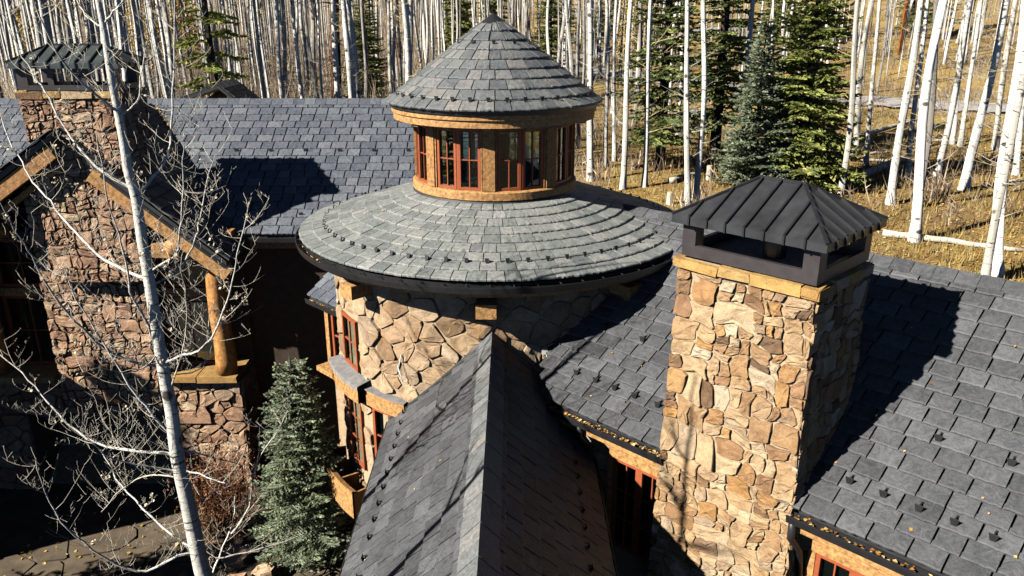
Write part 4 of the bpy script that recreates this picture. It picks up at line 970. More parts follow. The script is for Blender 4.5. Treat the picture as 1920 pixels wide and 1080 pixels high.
def aspen(base, dia, H, lean, label, group, grey=False, crown=True, seed=None):
    rs = random.Random(seed if seed is not None else random.random()); t_ = empty('aspen_tree', base); tag(t_, label, 'tree', group)
    zax = Vector((lean[0], lean[1], 1)).normalized(); rot = Z3.rotation_difference(zax).to_matrix().to_4x4() @ Matrix.Rotation(rs.uniform(0, 6.28), 4, 'Z')
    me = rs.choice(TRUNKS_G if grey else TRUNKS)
    place('trunk', me, Matrix.Translation(base - zax * .1) @ rot @ Matrix.Diagonal((dia / 2, dia / 2, H, 1)), t_)
    if crown: place('crown', rs.choice(CROWNS), Matrix.Translation(base) @ rot @ Matrix.Scale(H / 16, 4), t_)
    return t_
def aspen_px(u, v, utop, wpx, label, group=None, grey=False, crown=True, Hh=None):
    b_ = on_ground(u, v); z = proj(b_)[2]; dia = wpx * z / FPX * .98
    # lean so that the trunk crosses the top of the picture at utop, in a plane facing the camera
    top = ray(utop, 0); top = top * (b_.y / top.y); lx = (top.x - b_.x) / (top.z - b_.z)
    return aspen(b_, min(dia, .42), Hh or rnd(13, 17), (lx, rnd(-.02, .02)), label, group, grey, crown)
RIGHT = [
 (1575, 365, 1607, 11, 'slim white aspen with long side branches rising just behind the near chimney hood', 0),
 (1603, 289, 1640, 12, 'white aspen with dark scarred foot at the left end of the long fallen log', 0),
 (1623, 313, 1658, 9, 'thin aspen standing close beside the dark-footed aspen', 0),
 (1670, 383, 1712, 16, 'mottled aspen with a black knot halfway up, in front of the gravel road', 0),
 (1701, 330, 1732, 10, 'thin straight aspen between the knotted aspen and the dark trunk', 0),
 (1718, 389, 1757, 14, 'grey shaded aspen trunk half hidden behind the thick leaning aspen', 1),
 (1715, 452, 1797, 19, 'thick bright leaning aspen with its foot beside the lying pale log', 0),
 (1755, 333, 1813, 12, 'leaning aspen directly behind the thick bright one', 0),
 (1784, 270, 1820, 8, 'thin aspen beyond the thick leaning pair, foot below the road', 0),
 (1807, 356, 1880, 17, 'stout leaning aspen standing alone in the brown brush at the right', 0),
 (1801, 274, 1846, 9, 'narrow aspen between the road and the stout leaning aspen', 0),
 (1845, 535, 1925, 15, 'leaning aspen rising behind the slate ridge, left of the two at the right edge', 0),
 (1868, 520, 1950, 23, 'thickest white aspen at the right edge, right of the pair behind the ridge', 0),
 (1866, 281, 1895, 11, 'pale aspen behind the pair at the right edge', 0),
 (1108, 339, 1112, 13, 'speckled white aspen just right of the cupola eave', 0),
 (1136, 313, 1135, 9, 'grey-white straight aspen second from the cupola', 0),
 (1152, 302, 1167, 8, 'thin aspen leaning right, third from the cupola', 0),
 (1148, 213, 1160, 6, 'very thin far aspen between the second and third from the cupola', 0),
 (1168, 355, 1190, 11, 'bright white aspen with its foot at the turret roof edge', 0),
 (1188, 237, 1197, 9, 'dark grey trunk just behind the bright aspen by the turret roof', 1),
 (1208, 350, 1218, 10, 'white aspen in front of the dark spruce by the small clearing', 0),
 (1271, 255, 1281, 8, 'aspen between the dark spruce and the twin aspens', 0),
 (1290, 385, 1299, 11, 'left one of the twin white aspens beside the stump', 0),
 (1304, 381, 1324, 12, 'right one of the twin white aspens beside the stump', 0),
 (1390, 296, 1410, 12, 'white aspen rising behind the blue spruce', 0),
 (1438, 237, 1445, 6, 'very thin aspen stem between the blue spruce and the tall green spruce', 0),
 (1070, 225, 1063, 9, 'white aspen directly behind the right flank of the cupola cone', 0),
 (1086, 278, 1085, 7, 'thin dark trunk just right of the cupola windows', 1),
 (1096, 190, 1097, 8, 'grey trunk behind the right tip of the cupola eave', 1),
 (1533, 175, 1549, 8, 'aspen seen through the branches of the tall green spruce', 0),
 (1551, 135, 1563, 6, 'thin far aspen at the right side of the tall green spruce', 0),
 (1470, 130, 1480, 7, 'far aspen rising over the top of the blue spruce', 0),
 (1770, 120, 1792, 6, 'thin far aspen on the slope above the road bend', 0),
 (1600, 60, 1606, 4, 'tiny far aspen at the top of the grass slope', 0),
 (1905, 330, 1945, 12, 'aspen cut by the right picture edge above the brown brush', 0)]
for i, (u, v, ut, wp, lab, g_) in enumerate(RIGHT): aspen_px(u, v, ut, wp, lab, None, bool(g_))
LEFT = [(575, 205, 555, 9.5, 'left one of the two bright aspens beside the big brown pine'), (598, 205, 577, 10.5, 'right one of the two bright aspens beside the big brown pine'),
        (766, 190, 749, 12, 'white aspen touching the left flank of the cupola cone'), (806, 150, 800, 10, 'white aspen standing above the left shoulder of the cupola cone'),
        (90, 150, 52, 17, 'thick pale aspen trunk right behind the left chimney hood'), (395, 205, 378, 7, 'aspen just left of the drooping spruce'), (540, 205, 528, 7, 'aspen just right of the drooping spruce'),
        (1160 - 160, 130, 990, 9, 'white aspen behind the right shoulder of the cupola cone'), (900, 90, 893, 6, 'thin aspen right behind the cupola tip')]
for u, v, ut, wp, lab in LEFT: aspen_px(u, v, ut, wp, lab)
RT = random.Random(21); placed = []
def stand(n, x0, x1, y0, y1, label, group, ok=lambda x, y: True, mind=.8, dmin=.1, dmax=.31):
    k = 0; tr = 0
    while k < n and tr < n * 40:
        tr += 1; y = y0 + (y1 - y0) * RT.random(); x = RT.uniform(x0, x1) * y / y1 if x0 < -20 or x1 > 20 else RT.uniform(x0, x1)
        if not ok(x, y) or any((x - a) ** 2 + (y - b_) ** 2 < mind ** 2 for a, b_ in placed): continue
        placed.append((x, y)); k += 1
        aspen(Vector((x, y, ground_z(x, y))), RT.uniform(dmin, dmax), RT.uniform(11, 17), (RT.gauss(0, .025), RT.gauss(0, .02)), label, group, RT.random() < .12, RT.random() < .7, RT.random())
stand(95, -42, -6, 27, 62, 'slender white aspen trunk in the dense stand behind the back roof', 'aspens of the dense stand behind the roof', lambda x, y: -.66 * y < x < -.1 * y)
stand(45, -42, -12, 27, 62, 'slender white aspen trunk in the dense stand behind the left chimney', 'aspens behind the left chimney', lambda x, y: -.7 * y < x < -.42 * y)
stand(34, -8, 12, 52, 90, 'far aspen trunk beyond the cupola roof', 'far aspens beyond the cupola')
stand(34, 14, 60, 58, 105, 'far aspen trunk on the hillside above the gravel road', 'far aspens above the road', lambda x, y: x < .68 * y)
# far forest that reads as one mass
RF = random.Random(5); mb = MB()
for _ in range(1300):
    y = RF.uniform(64, 150); x = RF.uniform(-.72, .72) * y
    if x > .18 * y and RF.random() < .62: continue
    z = ground_z(x, y); h = RF.uniform(8, 15); r = RF.uniform(.05, .12); lx = RF.gauss(0, .35)
    mb.tube([(x, y, z - .3), (x + lx * .5, y, z + h * .5), (x + lx, y, z + h)], [r, r * .8, r * .3], 4, False)
tag(mb.build('aspen_forest', 'far_trunk', None, Vector((0, 100, -3)), True), 'distant mass of thin pale aspen trunks along the hill', 'forest', kind='stuff')
mb = MB()
for _ in range(8200):
    y = RF.uniform(24, 130) if RF.random() < .75 else RF.uniform(40, 150); x = RF.uniform(-.72, .72) * y
    if x > .1 * y and RF.random() < .55: continue
    if x > 0 and y < 32 and ((x + y) * .7071 < 15.5 or RF.random() < .35): continue
    z = ground_z(x, y); nst = 6; hh = RF.uniform(.5, 1.7) * (2.0 if x < -.05 * y else .8)
    for _k in range(nst):
        a = RF.uniform(0, 6.28); sp_ = RF.uniform(.1, .5) * hh; b_ = Vector((x + RF.uniform(-.4, .4), y + RF.uniform(-.4, .4), z - .1)); tp = b_ + Vector((math.cos(a) * sp_, math.sin(a) * sp_, hh * RF.uniform(.7, 1.3))); wv = RF.uniform(.012, .03)
        md = b_.lerp(tp, .5) + Vector((RF.uniform(-.12, .12), 0, 0))
        mb.add([b_ - X3 * wv, b_ + X3 * wv, md + X3 * wv * .7, md - X3 * wv * .7, tp], [(0, 1, 2, 3), (3, 2, 4)])
        s_ = md + Vector((RF.uniform(-.35, .35), RF.uniform(-.2, .2), RF.uniform(.15, .45))); mb.add([md - Z3 * wv, md + Z3 * wv, s_], [(0, 1, 2)])
tag(mb.build('undergrowth', 'brush', None, Vector((0, 60, -5))), 'grey brown leafless undergrowth between the trees', 'brush', kind='stuff')
# grass of the near slope
mb = MB()
for _ in range(46000):
    y = 14 + 34 * RF.random() ** 1.5; x = RF.uniform(.1, .74) * y
    if (x + y) * .7071 < 14.3: continue
    z = ground_z(x, y); cl = math.sin(x * 1.7 + 2 * math.sin(y * .9)) * math.sin(y * 1.3)
    if RF.random() > .45 + .5 * cl + .15: continue
    h = RF.uniform(.08, .3); a = RF.uniform(0, 6.28); ln = RF.uniform(.1, .7) * h; wv = RF.uniform(.012, .028)
    c, s_ = math.cos(a), math.sin(a); mb.add([(x - s_ * wv, y + c * wv, z - .02), (x + s_ * wv, y - c * wv, z - .02), (x + c * ln, y + s_ * ln, z + h)], [(0, 1, 2)])
tag(mb.build('dry_grass', 'grass_blade', None, Vector((8, 24, -6))), 'golden dry grass growing on the slope behind the ridge', 'grass', kind='stuff')
sp = []
while len(sp) < 15000:
    y = 14 + 40 * RF.random() ** 1.4; x = RF.uniform(.02, .74) * y
    if (x + y) * .7071 > 14.3: sp.append((Vector((x, y, ground_z(x, y) + .02)), Z3))
scatter_leaves('leaf_litter', sp, .055, 'leaf_litter', 'fallen orange leaves covering the slope behind the ridge', 'leaves')
# ---------------- conifers
def tuft(mb, p, d, l, wv, rs):
    a = d.cross(Vector((rs.uniform(-1, 1), rs.uniform(-1, 1), rs.uniform(-1, 1))))
    if a.length < 1e-3: return
    a.normalize(); b_ = d.cross(a); q = p + d * l
    m_ = p + d * (l * .45)
    mb.add([p, m_ + a * wv, q, m_ - a * wv], [(0, 1, 2, 3)]); mb.add([p, m_ + b_ * wv, q, m_ - b_ * wv], [(0, 1, 2, 3)])
def spruce_meshes(seed, H, R, clear, mat, whorl=.3, per=6, tl=.16, tw=.035, droop=.35, gap=.12, dens=1.0, power=.8):
    rs = random.Random(seed); nd = MB(); wd = MB()
    wd.tube([(0, 0, -.3), (.02, 0, H * .4), (0, .02, H * .8), (0, 0, H)], [H * .018 + .02, H * .013 + .015, H * .005 + .008, .006], 8)
    z = clear
    while z < H - .1:
        t_ = z / H; L0 = R * (1 - t_) ** power + .08
        k = max(3, int(per * (1 - .35 * t_) + rs.random()))
        for i in range(k):
            a = 6.283 * i / k + rs.uniform(-.4, .4); L1 = L0 * rs.uniform(.68, 1.15)
            if rs.random() < gap: continue
            o = Vector((math.cos(a), math.sin(a), 0)); sd = Vector((-o.y, o.x, 0)); zz = z + rs.uniform(-.12, .12) * whorl * 3; n = max(3, int(L1 / .13 * dens)); pts = []
            lift = rs.uniform(.0, .25) + .35 * t_
            for j in range(n + 1):
                s_ = j / n; pts.append(Vector((0, 0, zz)) + o * (L1 * s_) + Z3 * (L1 * (lift * s_ - droop * s_ * s_ * 1.5 + .22 * s_ ** 4)) + sd * (.05 * math.sin(s_ * 3 + a)))
            wd.tube(pts[::2] if len(pts) > 4 else pts, [.012 * (H / 6) * (1 - .8 * q / max(1, len(pts[::2]) - 1)) + .003 for q in range(len(pts[::2] if len(pts) > 4 else pts))], 3, False)
            for j in range(1, n + 1):
                s_ = j / n; dr = (pts[j] - pts[j - 1]).normalized(); sl = L1 * .42 * (1 - s_) ** .6 + .06
                tuft(nd, pts[j - 1], dr, tl * 1.1, tw, rs)
                for sg in (-1, 1):
                    if rs.random() < .1: continue
                    d2 = (dr * rs.uniform(.5, .9) + sd * sg + Z3 * rs.uniform(-.35, .15)).normalized(); m_ = max(1, int(sl / (tl * .62))); q = pts[j]
                    for e_ in range(m_):
                        tuft(nd, q, (d2 + Z3 * -.12 * e_).normalized(), tl * rs.uniform(.8, 1.2), tw * rs.uniform(.8, 1.3), rs); q = q + d2 * (tl * .62)
                        if rs.random() < .4:
                            d3 = (d2 + sd * rs.uniform(-1, 1) + o * rs.uniform(-.6, 1)).normalized(); tuft(nd, q, d3, tl * .9, tw, rs)
        z += whorl * rs.uniform(.8, 1.2) * (1.0 - .45 * t_)
    tuft(nd, Vector((0, 0, H - .2)), Z3, .3, .03, rs)
    a_, b_ = nd.mesh('needles'), wd.mesh('trunk'); a_.materials.append(MATS[mat]); b_.materials.append(MATS['spruce_bark']); return a_, b_
def conifer(meshes, base, sc_, label, name='spruce_tree', rot=0, group=None):
    t_ = empty(name, base); tag(t_, label, 'tree', group); M = Matrix.Translation(base) @ Matrix.Rotation(rot, 4, 'Z') @ Matrix.Scale(sc_, 4)
    place('crown', meshes[0], M, t_); place('trunk', meshes[1], M, t_); return t_
near_blue = spruce_meshes(1, 4.1, 1.0, .2, 'needle_blue', .17, 9, .08, .019, .2, .05, 1.8, .62)
conifer(near_blue, Vector((-3.85, 12.55, -9.7)), 1.0, 'bushy blue spruce growing against the turret below the planter')
sp_dark = spruce_meshes(2, 12.0, 2.2, 1.2, 'needle_dark', .36, 7, .26, .05, .3, .24, .7)
sp_green = spruce_meshes(3, 12.0, 2.4, .6, 'needle_green', .32, 8, .25, .052, .28, .08, .75)
sp_blue = spruce_meshes(4, 6.0, 1.7, .3, 'needle_blue', .24, 8, .16, .038, .2, .06, 1.0, .8)
sp_thin = spruce_meshes(6, 11.0, 2.0, 1.0, 'needle_green', .75, 6, .26, .06, .42, .2, .7)
def conifer_px(ms, u, v, sc_, lab, rot, Y=None):
    b_ = on_ground(u, v); conifer(ms, b_, sc_, lab, rot=rot); return b_
conifer_px(sp_dark, 1236, 318, 1.0, 'tall dark spruce in the clearing right of the cupola', 1.0)
conifer_px(sp_dark, 1340, 285, 1.1, 'dark spruce directly behind the twin white aspens', 2.4)
conifer_px(sp_blue, 1408, 352, .98, 'short blue spruce in front of the tall green one, behind the chimney hood', 0)
conifer_px(sp_green, 1495, 348, .92, 'tall broad green spruce behind the near chimney hood', .7)
conifer_px(sp_dark, 1030, 160, .95, 'dark spruce behind the right side of the cupola cone', 3.3)
conifer_px(sp_green, 862, 150, .95, 'green spruce behind the left side of the cupola cone', 4.2)
conifer_px(sp_green, 690, 225, .72, 'green spruce between the brown pine and the cupola cone', 5.0)
conifer(sp_thin, Vector((-10.6, 29.0, ground_z(-10.6, 29))), .95, 'spruce with sparse drooping tiers behind the back roof', rot=1.5)
RC = random.Random(9)
ORD = ['first', 'second', 'third', 'fourth', 'fifth', 'sixth', 'seventh', 'eighth', 'ninth', 'last']
for iq, (x, y, s_) in enumerate(sorted(((30, 92, 1.0), (38, 100, 1.2), (26, 84, .8), (10, 88, 1.1), (14, 96, 1.3), (5, 84, 1.0), (46, 96, 1.1), (20, 100, 1.2), (52, 102, 1.2), (-2, 94, 1.1)), key=lambda q: q[0] / q[1])):
    conifer(sp_dark if RC.random() < .6 else sp_green, Vector((x, y, ground_z(x, y))), s_, ORD[iq] + ' distant spruce from the left on the hilltop right of the cupola', rot=RC.uniform(0, 6), group='distant spruces on the hill')
# pines: bare brown trunks with dead branches
def pine(u, v, ut, wpx, mat, label, nbr):
    b_ = on_ground(u, v); z = proj(b_)[2]; r = wpx * z / FPX / 2 * 1.1; top = ray(ut, 0); top = top * (b_.y / top.y); lx = (top.x - b_.x) / (top.z - b_.z); H = 14
    t_ = empty('pine_tree', b_); tag(t_, label, 'tree'); pts = [b_ + Vector((lx * H * i / 10 + .05 * math.sin(i), 0, H * i / 10 - .2)) for i in range(11)]
    MB().tube(pts, [r * (1 - .05 * i) * (1.15 if i == 0 else 1) for i in range(11)], 12).build('trunk', mat, t_, smooth=True)
    rs = random.Random(int(u)); mb = MB()
    for _ in range(nbr):
        h = rs.uniform(1.0, 9); a = rs.uniform(0, 6.28); p = b_ + Vector((lx * h, 0, h)); d = Vector((math.cos(a), math.sin(a), rs.uniform(-.1, .4))); twig(mb, p, d.normalized(), rs.uniform(.6, 1.9), .03, rs, 1, -.12)
    if mb.v: mb.build('dead_branches', 'dead_wood', t_)
pine(629, 225, 628, 19, 'pine_bark', 'big dark brown pine trunk with dead branches behind the back roof', 46)
pine(752, 190, 741, 9, 'pine_bark_orange', 'orange brown pine trunk beside the aspen at the cupola cone', 10)
pine(1684, 112, 1701, 8, 'pine_bark_orange', 'leaning orange pine trunk on the grass slope above the road', 3)
pine(1712, 122, 1722, 8, 'pine_bark', 'dark pine trunk beside the leaning orange one above the road', 3)
pine(240, 205, 232, 6, 'pine_bark', 'thin dark pine trunk among the aspens behind the left chimney', 8)
# yellow aspens
def leafy(x, y, H, label, seed):
    rs = random.Random(seed); b_ = Vector((x, y, ground_z(x, y))); t_ = empty('aspen_tree', b_); tag(t_, label, 'tree')
    MB().tube([b_, b_ + Vector((.1, 0, H * .5)), b_ + Vector((0, 0, H))], [.1, .07, .02], 7).build('trunk', 'far_trunk', t_)
    mb = MB()
    for _ in range(2600):
        h = rs.uniform(.18, 1); r = .17 * H * math.sin(min(1, h * 1.05) * 3.0) ** .7 * math.sqrt(rs.random()) if h < .98 else .1
        a = rs.uniform(0, 6.28); c = b_ + Vector((math.cos(a) * r, math.sin(a) * r, h * H)); u = Vector((rs.uniform(-1, 1), rs.uniform(-1, 1), rs.uniform(-1, 1))).normalized(); v = u.orthogonal().normalized(); l = .07
        mb.add([c - u * l, c + v * l, c + u * l, c - v * l], [(0, 1, 2, 3)])
    mb.build('crown', 'leaf_yellow', t_)
leafy(-25.5, 58, 8.5, 'tall yellow-leaved aspen right of the left chimney hood', 1); leafy(-23.4, 60, 8.0, 'second yellow-leaved aspen farther right of the left chimney hood', 2); leafy(-33, 56, 5.5, 'small yellow-leaved aspen left of the left chimney hood', 3); leafy(9.5, 66, 9, 'yellow aspen high behind the dark spruce', 4)
# fallen logs and stumps
def fallen(u0, v0, u1, v1, r, mat, label):
    a, b_ = on_ground(u0, v0), on_ground(u1, v1); a.z += r * .8; b_.z += r * .8; pts = [a.lerp(b_, i / 8) + Vector((rnd(-.03, .03), rnd(-.03, .03), rnd(-.02, .03))) for i in range(9)]
    tag(MB().tube(pts, [r * (1 - .05 * i) for i in range(9)], 9).build('fallen_log', mat, None, a.copy(), True), label, 'log')
fallen(1580, 352, 1700, 300, .2, 'log_pale', 'thick fallen log lying behind the near chimney hood')
fallen(1655, 443, 1915, 474, .11, 'log_pale', 'long thin pale log lying on the grass just above the slate ridge')
fallen(1600, 262, 1725, 226, .14, 'log_pale', 'fallen log running up the slope below the road')
fallen(1588, 302, 1675, 305, .1, 'log_pale', 'short pale log lying behind the dark-footed aspen')
fallen(1592, 292, 1668, 288, .08, 'log_pale', 'thin pale stick above the short pale log')
fallen(1255, 345, 1310, 330, .13, 'log_pale', 'short log lying at the foot of the twin aspens')
fallen(1180, 318, 1235, 308, .1, 'dead_wood', 'dark rotting log on the grass below the dark spruce')
fallen(1700, 262, 1800, 268, .09, 'log_pale', 'far pale log below the right part of the road')
def stump(u, v, r, h, label):
    b_ = on_ground(u, v); t_ = empty('tree_stump', b_); tag(t_, label, 'stump')
    MB().tube([b_ - Z3 * .1, b_ + Z3 * .1, b_ + Z3 * h], [r * 1.25, r, r * .95], 10).build('bark', 'log_pale', t_)
    MB().tube([b_ + Z3 * (h - .02), b_ + Z3 * (h + .012)], r * .86, 10).build('cut_face', 'cut_wood', t_)
stump(1329, 337, .12, .55, 'pale cut stump right of the twin aspens'); stump(1255, 383, .11, .42, 'small cut stump at the edge of the turret roof')

# ---------------- red shrub by the garage
RB = random.Random(4); sh = empty('red_shrub', (-5.9, 13.3, -9.7)); tag(sh, 'red and orange leaved shrub beside the garage opening', 'shrub')
st_, lv = MB(), MB()
for _ in range(110):
    a = RB.uniform(0, 6.28); b_ = Vector((-5.75 + RB.uniform(-.45, .45), 13.2 + RB.uniform(-.25, .25), -9.7)); h = RB.uniform(.7, 2.05); tp = b_ + Vector((math.cos(a) * .42, math.sin(a) * .35, h)); md = b_.lerp(tp, .5) + Vector((RB.uniform(-.08, .08), 0, .05))
    st_.tube([b_, md, tp], [.01, .007, .003], 3, False)
    for _k in range(34):
        c = md.lerp(tp, RB.random()) if RB.random() < .7 else b_.lerp(md, RB.random()); c = c + Vector((RB.gauss(0, .07), RB.gauss(0, .07), RB.gauss(0, .06))); u = Vector((RB.uniform(-1, 1), RB.uniform(-1, 1), RB.uniform(-1, 1))).normalized(); v = u.orthogonal().normalized(); l = RB.uniform(.015, .03)
        lv.add([c - u * l, c + v * l * .6, c + u * l, c - v * l * .6], [(0, 1, 2, 3)])
st_.build('stems', 'dead_wood', sh); lv.build('leaves', 'leaf_red', sh)
# ---------------- rocks and low plants in the bed below the spruce
for i, (x, y, r) in enumerate(((-5.2, 12.4, .28), (-4.9, 11.6, .22), (-5.6, 12.2, .2), (-4.5, 11.9, .25), (-5.3, 11.3, .18), (-4.4, 11.2, .2))):
    mb = MB(); stone_geo(mb, [(x + r * math.cos(k * .7854) * RB.uniform(.8, 1.2), y + r * .8 * math.sin(k * .7854) * RB.uniform(.8, 1.2)) for k in range(8)], lambda a, b_, h: Vector((a, b_, -9.69 + h * 2.2)), RB, .12)
    tag(mb.build('rock', 'stone_red', None), ('largest brown rock', 'second nearest brown rock', 'brown rock farthest left', 'brown rock closest', 'small front brown rock', 'front right brown rock')[i] + ' in the bed by the blue spruce', 'rock', 'rocks in the planting bed')

# ---------------- the bare aspen in front
TYD = 8.3
fa = empty('aspen_tree', (-3.9, TYD, -9.7)); tag(fa, 'bare white aspen with spreading branches in the left foreground', 'tree')
RA = random.Random(12)
trunk_px = [(392, 1110, 17.5), (378, 1065, 17), (356, 961, 16), (333, 858, 14.5), (322, 772, 13.5), (311, 718, 13), (300, 657, 12.5), (289, 584, 12), (278, 515, 11.5), (267, 454, 11), (255, 371, 10.5), (242, 329, 9.5), (231, 262, 9), (219, 199, 8.3), (206, 131, 7.5), (197, 66, 7), (184, 0, 6), (172, -70, 5), (163, -160, 3.5), (160, -260, 1.5)]
pts = [atY(u, v, TYD) for u, v, r in trunk_px]; rad = [r * .88 * proj(p)[2] / FPX for p, (u, v, r) in zip(pts, trunk_px)]
pts = [Vector((pts[0].x - .02, TYD, -9.8)), Vector((pts[0].x - .01, TYD, -8.4))] + pts; rad = [.17, .135] + rad
def smooth_path(P, R0, k=3):
    A, B = [], []
    for i in range(len(P) - 1):
        p0, p1, p2, p3 = P[max(0, i - 1)], P[i], P[i + 1], P[min(len(P) - 1, i + 2)]
        for j in range(k):
            t_ = j / k; A.append(.5 * ((2 * p1) + (p2 - p0) * t_ + (2 * p0 - 5 * p1 + 4 * p2 - p3) * t_ * t_ + (3 * p1 - p0 - 3 * p2 + p3) * t_ ** 3)); B.append(R0[i] + (R0[i + 1] - R0[i]) * t_)
    A.append(P[-1]); B.append(R0[-1]); return A, B
def bark_tube(name, P, R0, n, mat, par):
    mb = MB(); mb.tube(P, R0, n, False); me = mb.mesh(name, P[0]); ul = me.uv_layers.new(name='UVMap'); uv = []; L0 = 0
    for i in range(len(P) - 1):
        L1 = L0 + (P[i + 1] - P[i]).length
        for k in range(n): uv += [k / n * .7, L0, (k + 1) / n * .7, L0, (k + 1) / n * .7, L1, k / n * .7, L1]
        L0 = L1
    ul.data.foreach_set('uv', uv); return link(name, me, mat, par, P[0], True)
A, B = smooth_path(pts, rad); bark_tube('trunk', A, B, 14, 'aspen_bark', fa)
LIMBS = [  # pixels of each limb, start radius (px), end depth offset (m)
 ([(258, 366), (278, 343), (300, 316), (314, 285), (320, 255), (324, 175), (326, 87), (326, -20)], 6.5, .5),
 ([(281, 509), (319, 487), (333, 468), (338, 430), (344, 379), (343, 302), (345, 250)], 5, -.6),
 ([(287, 532), (319, 520), (347, 495), (367, 445), (375, 410), (386, 343), (403, 290)], 5, .7),
 ([(307, 681), (333, 668), (372, 657), (397, 634), (414, 595), (430, 551), (439, 509), (450, 457), (467, 379)], 5.5, -.8),
 ([(272, 521), (236, 507), (200, 488), (167, 460), (139, 432), (111, 402), (86, 368), (61, 340), (42, 304), (17, 260), (-8, 200)], 6, .9),
 ([(296, 687), (250, 679), (194, 651), (156, 618), (111, 570), (72, 507), (53, 468), (28, 430), (0, 379)], 6, -.9),
 ([(325, 852), (259, 845), (200, 836), (148, 810), (111, 776), (78, 739), (41, 698), (0, 665)], 6, .5),
 ([(330, 884), (270, 874), (215, 861), (185, 843), (150, 800)], 4, -.5),
 ([(317, 810), (274, 761), (244, 724), (217, 679), (178, 618), (144, 560), (120, 500)], 5.5, -.4),
 ([(362, 1030), (304, 987), (252, 936), (219, 895), (189, 843)], 5, .6),
 ([(367, 1037), (333, 1043), (274, 1071), (215, 1058), (156, 1017), (115, 976), (85, 924), (67, 865)], 5.5, -.7),
 ([(333, 841), (389, 854), (456, 874)], 4, .4), ([(344, 880), (389, 895), (422, 906)], 3.5, -.4),
 ([(291, 646), (267, 590), (244, 546), (236, 490), (222, 440), (203, 377), (189, 302), (181, 250)], 5.5, -.6),
 ([(193, 50), (162, 28), (144, 0), (120, -60)], 4, .4), ([(196, 44), (214, 22), (230, 0), (250, -50)], 4, -.3),
 ([(243, 352), (194, 324), (155, 285), (125, 245), (100, 200), (75, 160), (50, 120), (25, 70), (0, 20)], 5.5, .6),
 ([(222, 212), (197, 190), (170, 170), (131, 131), (96, 77), (61, 0), (45, -40)], 5.5, -.7),
 ([(226, 215), (245, 205), (260, 180), (266, 127), (275, 80)], 4, .5),
 ([(318, 735), (345, 640), (350, 560), (338, 505), (345, 470)], 3, -.5), ([(312, 700), (380, 690), (392, 600), (400, 560)], 2.6, .5),
 ([(340, 900), (300, 890), (255, 900), (215, 930), (190, 960)], 3, .7), ([(300, 655), (270, 690), (235, 700), (190, 690), (150, 700)], 3, -.8), ([(350, 950), (390, 930), (430, 900), (450, 850)], 3, .4)]
lf = MB()
def leaf_cluster(p, rs, n=4):
    for _ in range(n):
        c = p + Vector((rs.gauss(0, .02), rs.gauss(0, .02), rs.gauss(0, .02))); u = Vector((rs.uniform(-1, 1), rs.uniform(-1, 1), rs.uniform(-1, 1))).normalized(); v = u.orthogonal().normalized(); l = rs.uniform(.011, .021)
        lf.add([c - u * l, c + v * l * .8 + u * .004, c + u * l, c - v * l * .8], [(0, 1, 2), (0, 2, 3)])
def fine_twig(mb, p, d, l, r, rs, lvl, tips):
    k = 5; q = p.copy(); dd = d.copy(); P = [p]
    for i in range(k):
        dd = (dd + Vector((rs.uniform(-.2, .2), rs.uniform(-.2, .2), rs.uniform(-.1, .1) + .17))).normalized(); q = q + dd * (l / k); P.append(q)
    mb.tube(P, [max(.0013, r * (1 - .65 * i / k)) for i in range(k + 1)], 3, False); tips.append(q)
    if lvl < 2:
        for i in range(1, k + 1):
            if rs.random() < (.85 if lvl == 0 else .6):
                a = rs.uniform(0, 6.28); sd = Vector((math.cos(a), math.sin(a) * .8, rs.uniform(-.2, .5))).normalized(); fine_twig(mb, P[i], (dd * .45 + sd).normalized(), l * rs.uniform(.22, .5), r * .6, rs, lvl + 1, tips)
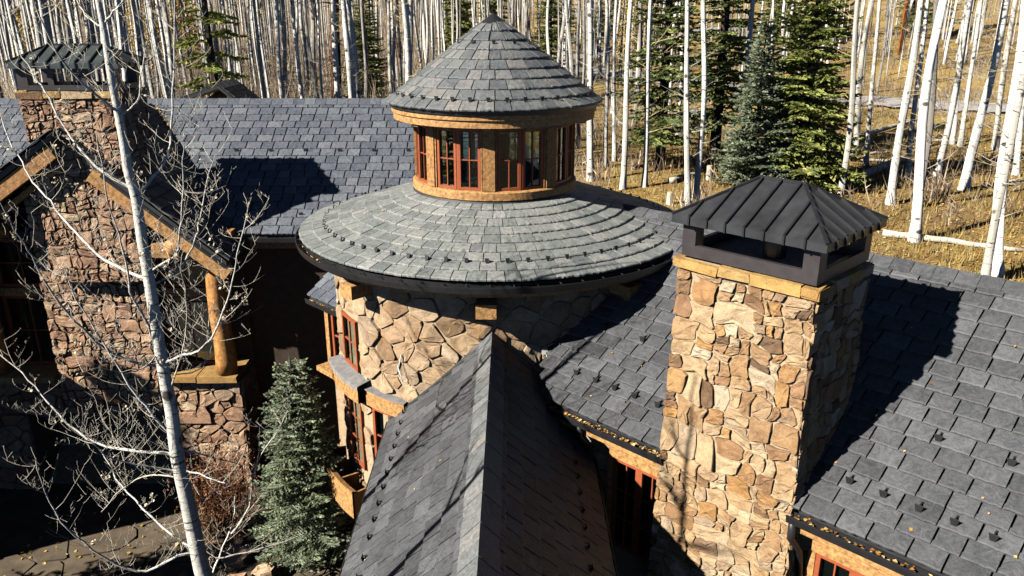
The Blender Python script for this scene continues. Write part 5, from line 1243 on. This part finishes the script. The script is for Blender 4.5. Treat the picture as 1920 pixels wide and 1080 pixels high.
def limb(px, r0, dy, par, mat='twig_pale', y0=TYD, name='branch', twigs=True, leafy_=.02):
    n = len(px); P = []; RR = []
    for i, (u, v) in enumerate(px):
        t_ = i / (n - 1); p = atY(u, v, y0 + dy * t_); P.append(p); RR.append((r0 * .52 * (1 - .72 * t_)) * proj(p)[2] / FPX)
    A, B = smooth_path(P, RR, 3); A = [a + Vector((RA.gauss(0, .006), RA.gauss(0, .01), RA.gauss(0, .006))) if 0 < i < len(A) - 1 else a for i, a in enumerate(A)]
    b_ = bark_tube(name, A, B, 8, 'aspen_bark' if r0 > 3.2 else mat, par)
    mb = MB(); tips = []
    if twigs:
        for i in range(2, len(A)):
            seg = (A[i] - A[i - 1]).length
            for _ in range(max(1, int(seg / .1 + RA.random()))):
                a = RA.uniform(0, 6.28); sd = Vector((math.cos(a), math.sin(a), RA.uniform(-.35, .8))).normalized(); t_ = i / len(A)
                fine_twig(mb, A[i - 1].lerp(A[i], RA.random()), sd, RA.uniform(.15, .75) * (1.15 - .45 * t_), max(.0027, B[i] * .22), RA, 0 if RA.random() < .6 else 1, tips)
        tag(mb.build('twigs', mat, b_), kind='stuff')
        for q in tips:
            if RA.random() < leafy_: leaf_cluster(q, RA)
for k, (px, r0, dy) in enumerate(LIMBS): limb(px, r0, dy, fa, leafy_=.06 if k in (3, 4, 2, 16) else .012)
lf.build('dried_leaves', 'leaf_cream', fa); lf = MB()
sa_ = empty('aspen_sapling', (-3.6, 8.9, -9.7)); tag(sa_, 'thin forked aspen sapling at the bottom, right of the big trunk', 'tree')
for px, r0, dy in (([(385, 1140), (398, 1080), (419, 1024), (437, 976), (440, 930)], 5, .2), ([(404, 1047), (463, 1035), (520, 1020), (570, 1000)], 3.4, .4), ([(434, 1000), (467, 950), (474, 898), (490, 850), (515, 817), (540, 770)], 3.5, -.4)):
    limb(px, r0, dy, sa_, y0=8.9, name='stem')
lf = MB()
# aspen on the left of the picture whose shadow falls over the near gable and the chimney
sh_t = empty('aspen_tree', (-4.75, 5.0, -9.7)); tag(sh_t, 'bare aspen just outside the left picture edge, shading the near gable', 'tree')
P = [Vector((-4.75 + .05 * math.sin(i), 5.0, -9.7 + 11.2 * i / 12)) for i in range(13)]; bark_tube('trunk', P, [.115 * (1 - .075 * i) + .006 for i in range(13)], 10, 'aspen_bark', sh_t)
mb = MB(); rs = random.Random(77)
for i in range(15):
    h = rs.uniform(4.2, 10.6); a = rs.choice((rs.uniform(2, 4.3), rs.uniform(4.3, 5.6), rs.uniform(.6, 2))); twig(mb, Vector((-4.75, 5.0, -9.7 + h)), Vector((math.cos(a), math.sin(a), .45)).normalized(), rs.uniform(.7, 1.3), .03, rs, 0, .35)
mb.build('branches', 'twig_pale', sh_t)
# unseen spruces added beyond the left edge to shade the gable foot and patio
conifer(sp_green, Vector((-16.2, 10.4, -9.7)), .78, 'unseen spruce added outside the left picture edge, the nearer one shading the gable', rot=.3)
conifer(sp_green, Vector((-12.0, 9.0, -9.7)), .62, 'unseen spruce added outside the left picture edge whose shade streaks the patio', rot=1.2)
conifer(sp_green, Vector((-15.0, 12.6, -9.7)), .5, 'small unseen spruce added outside the left picture edge to shade the gable', rot=2.2)
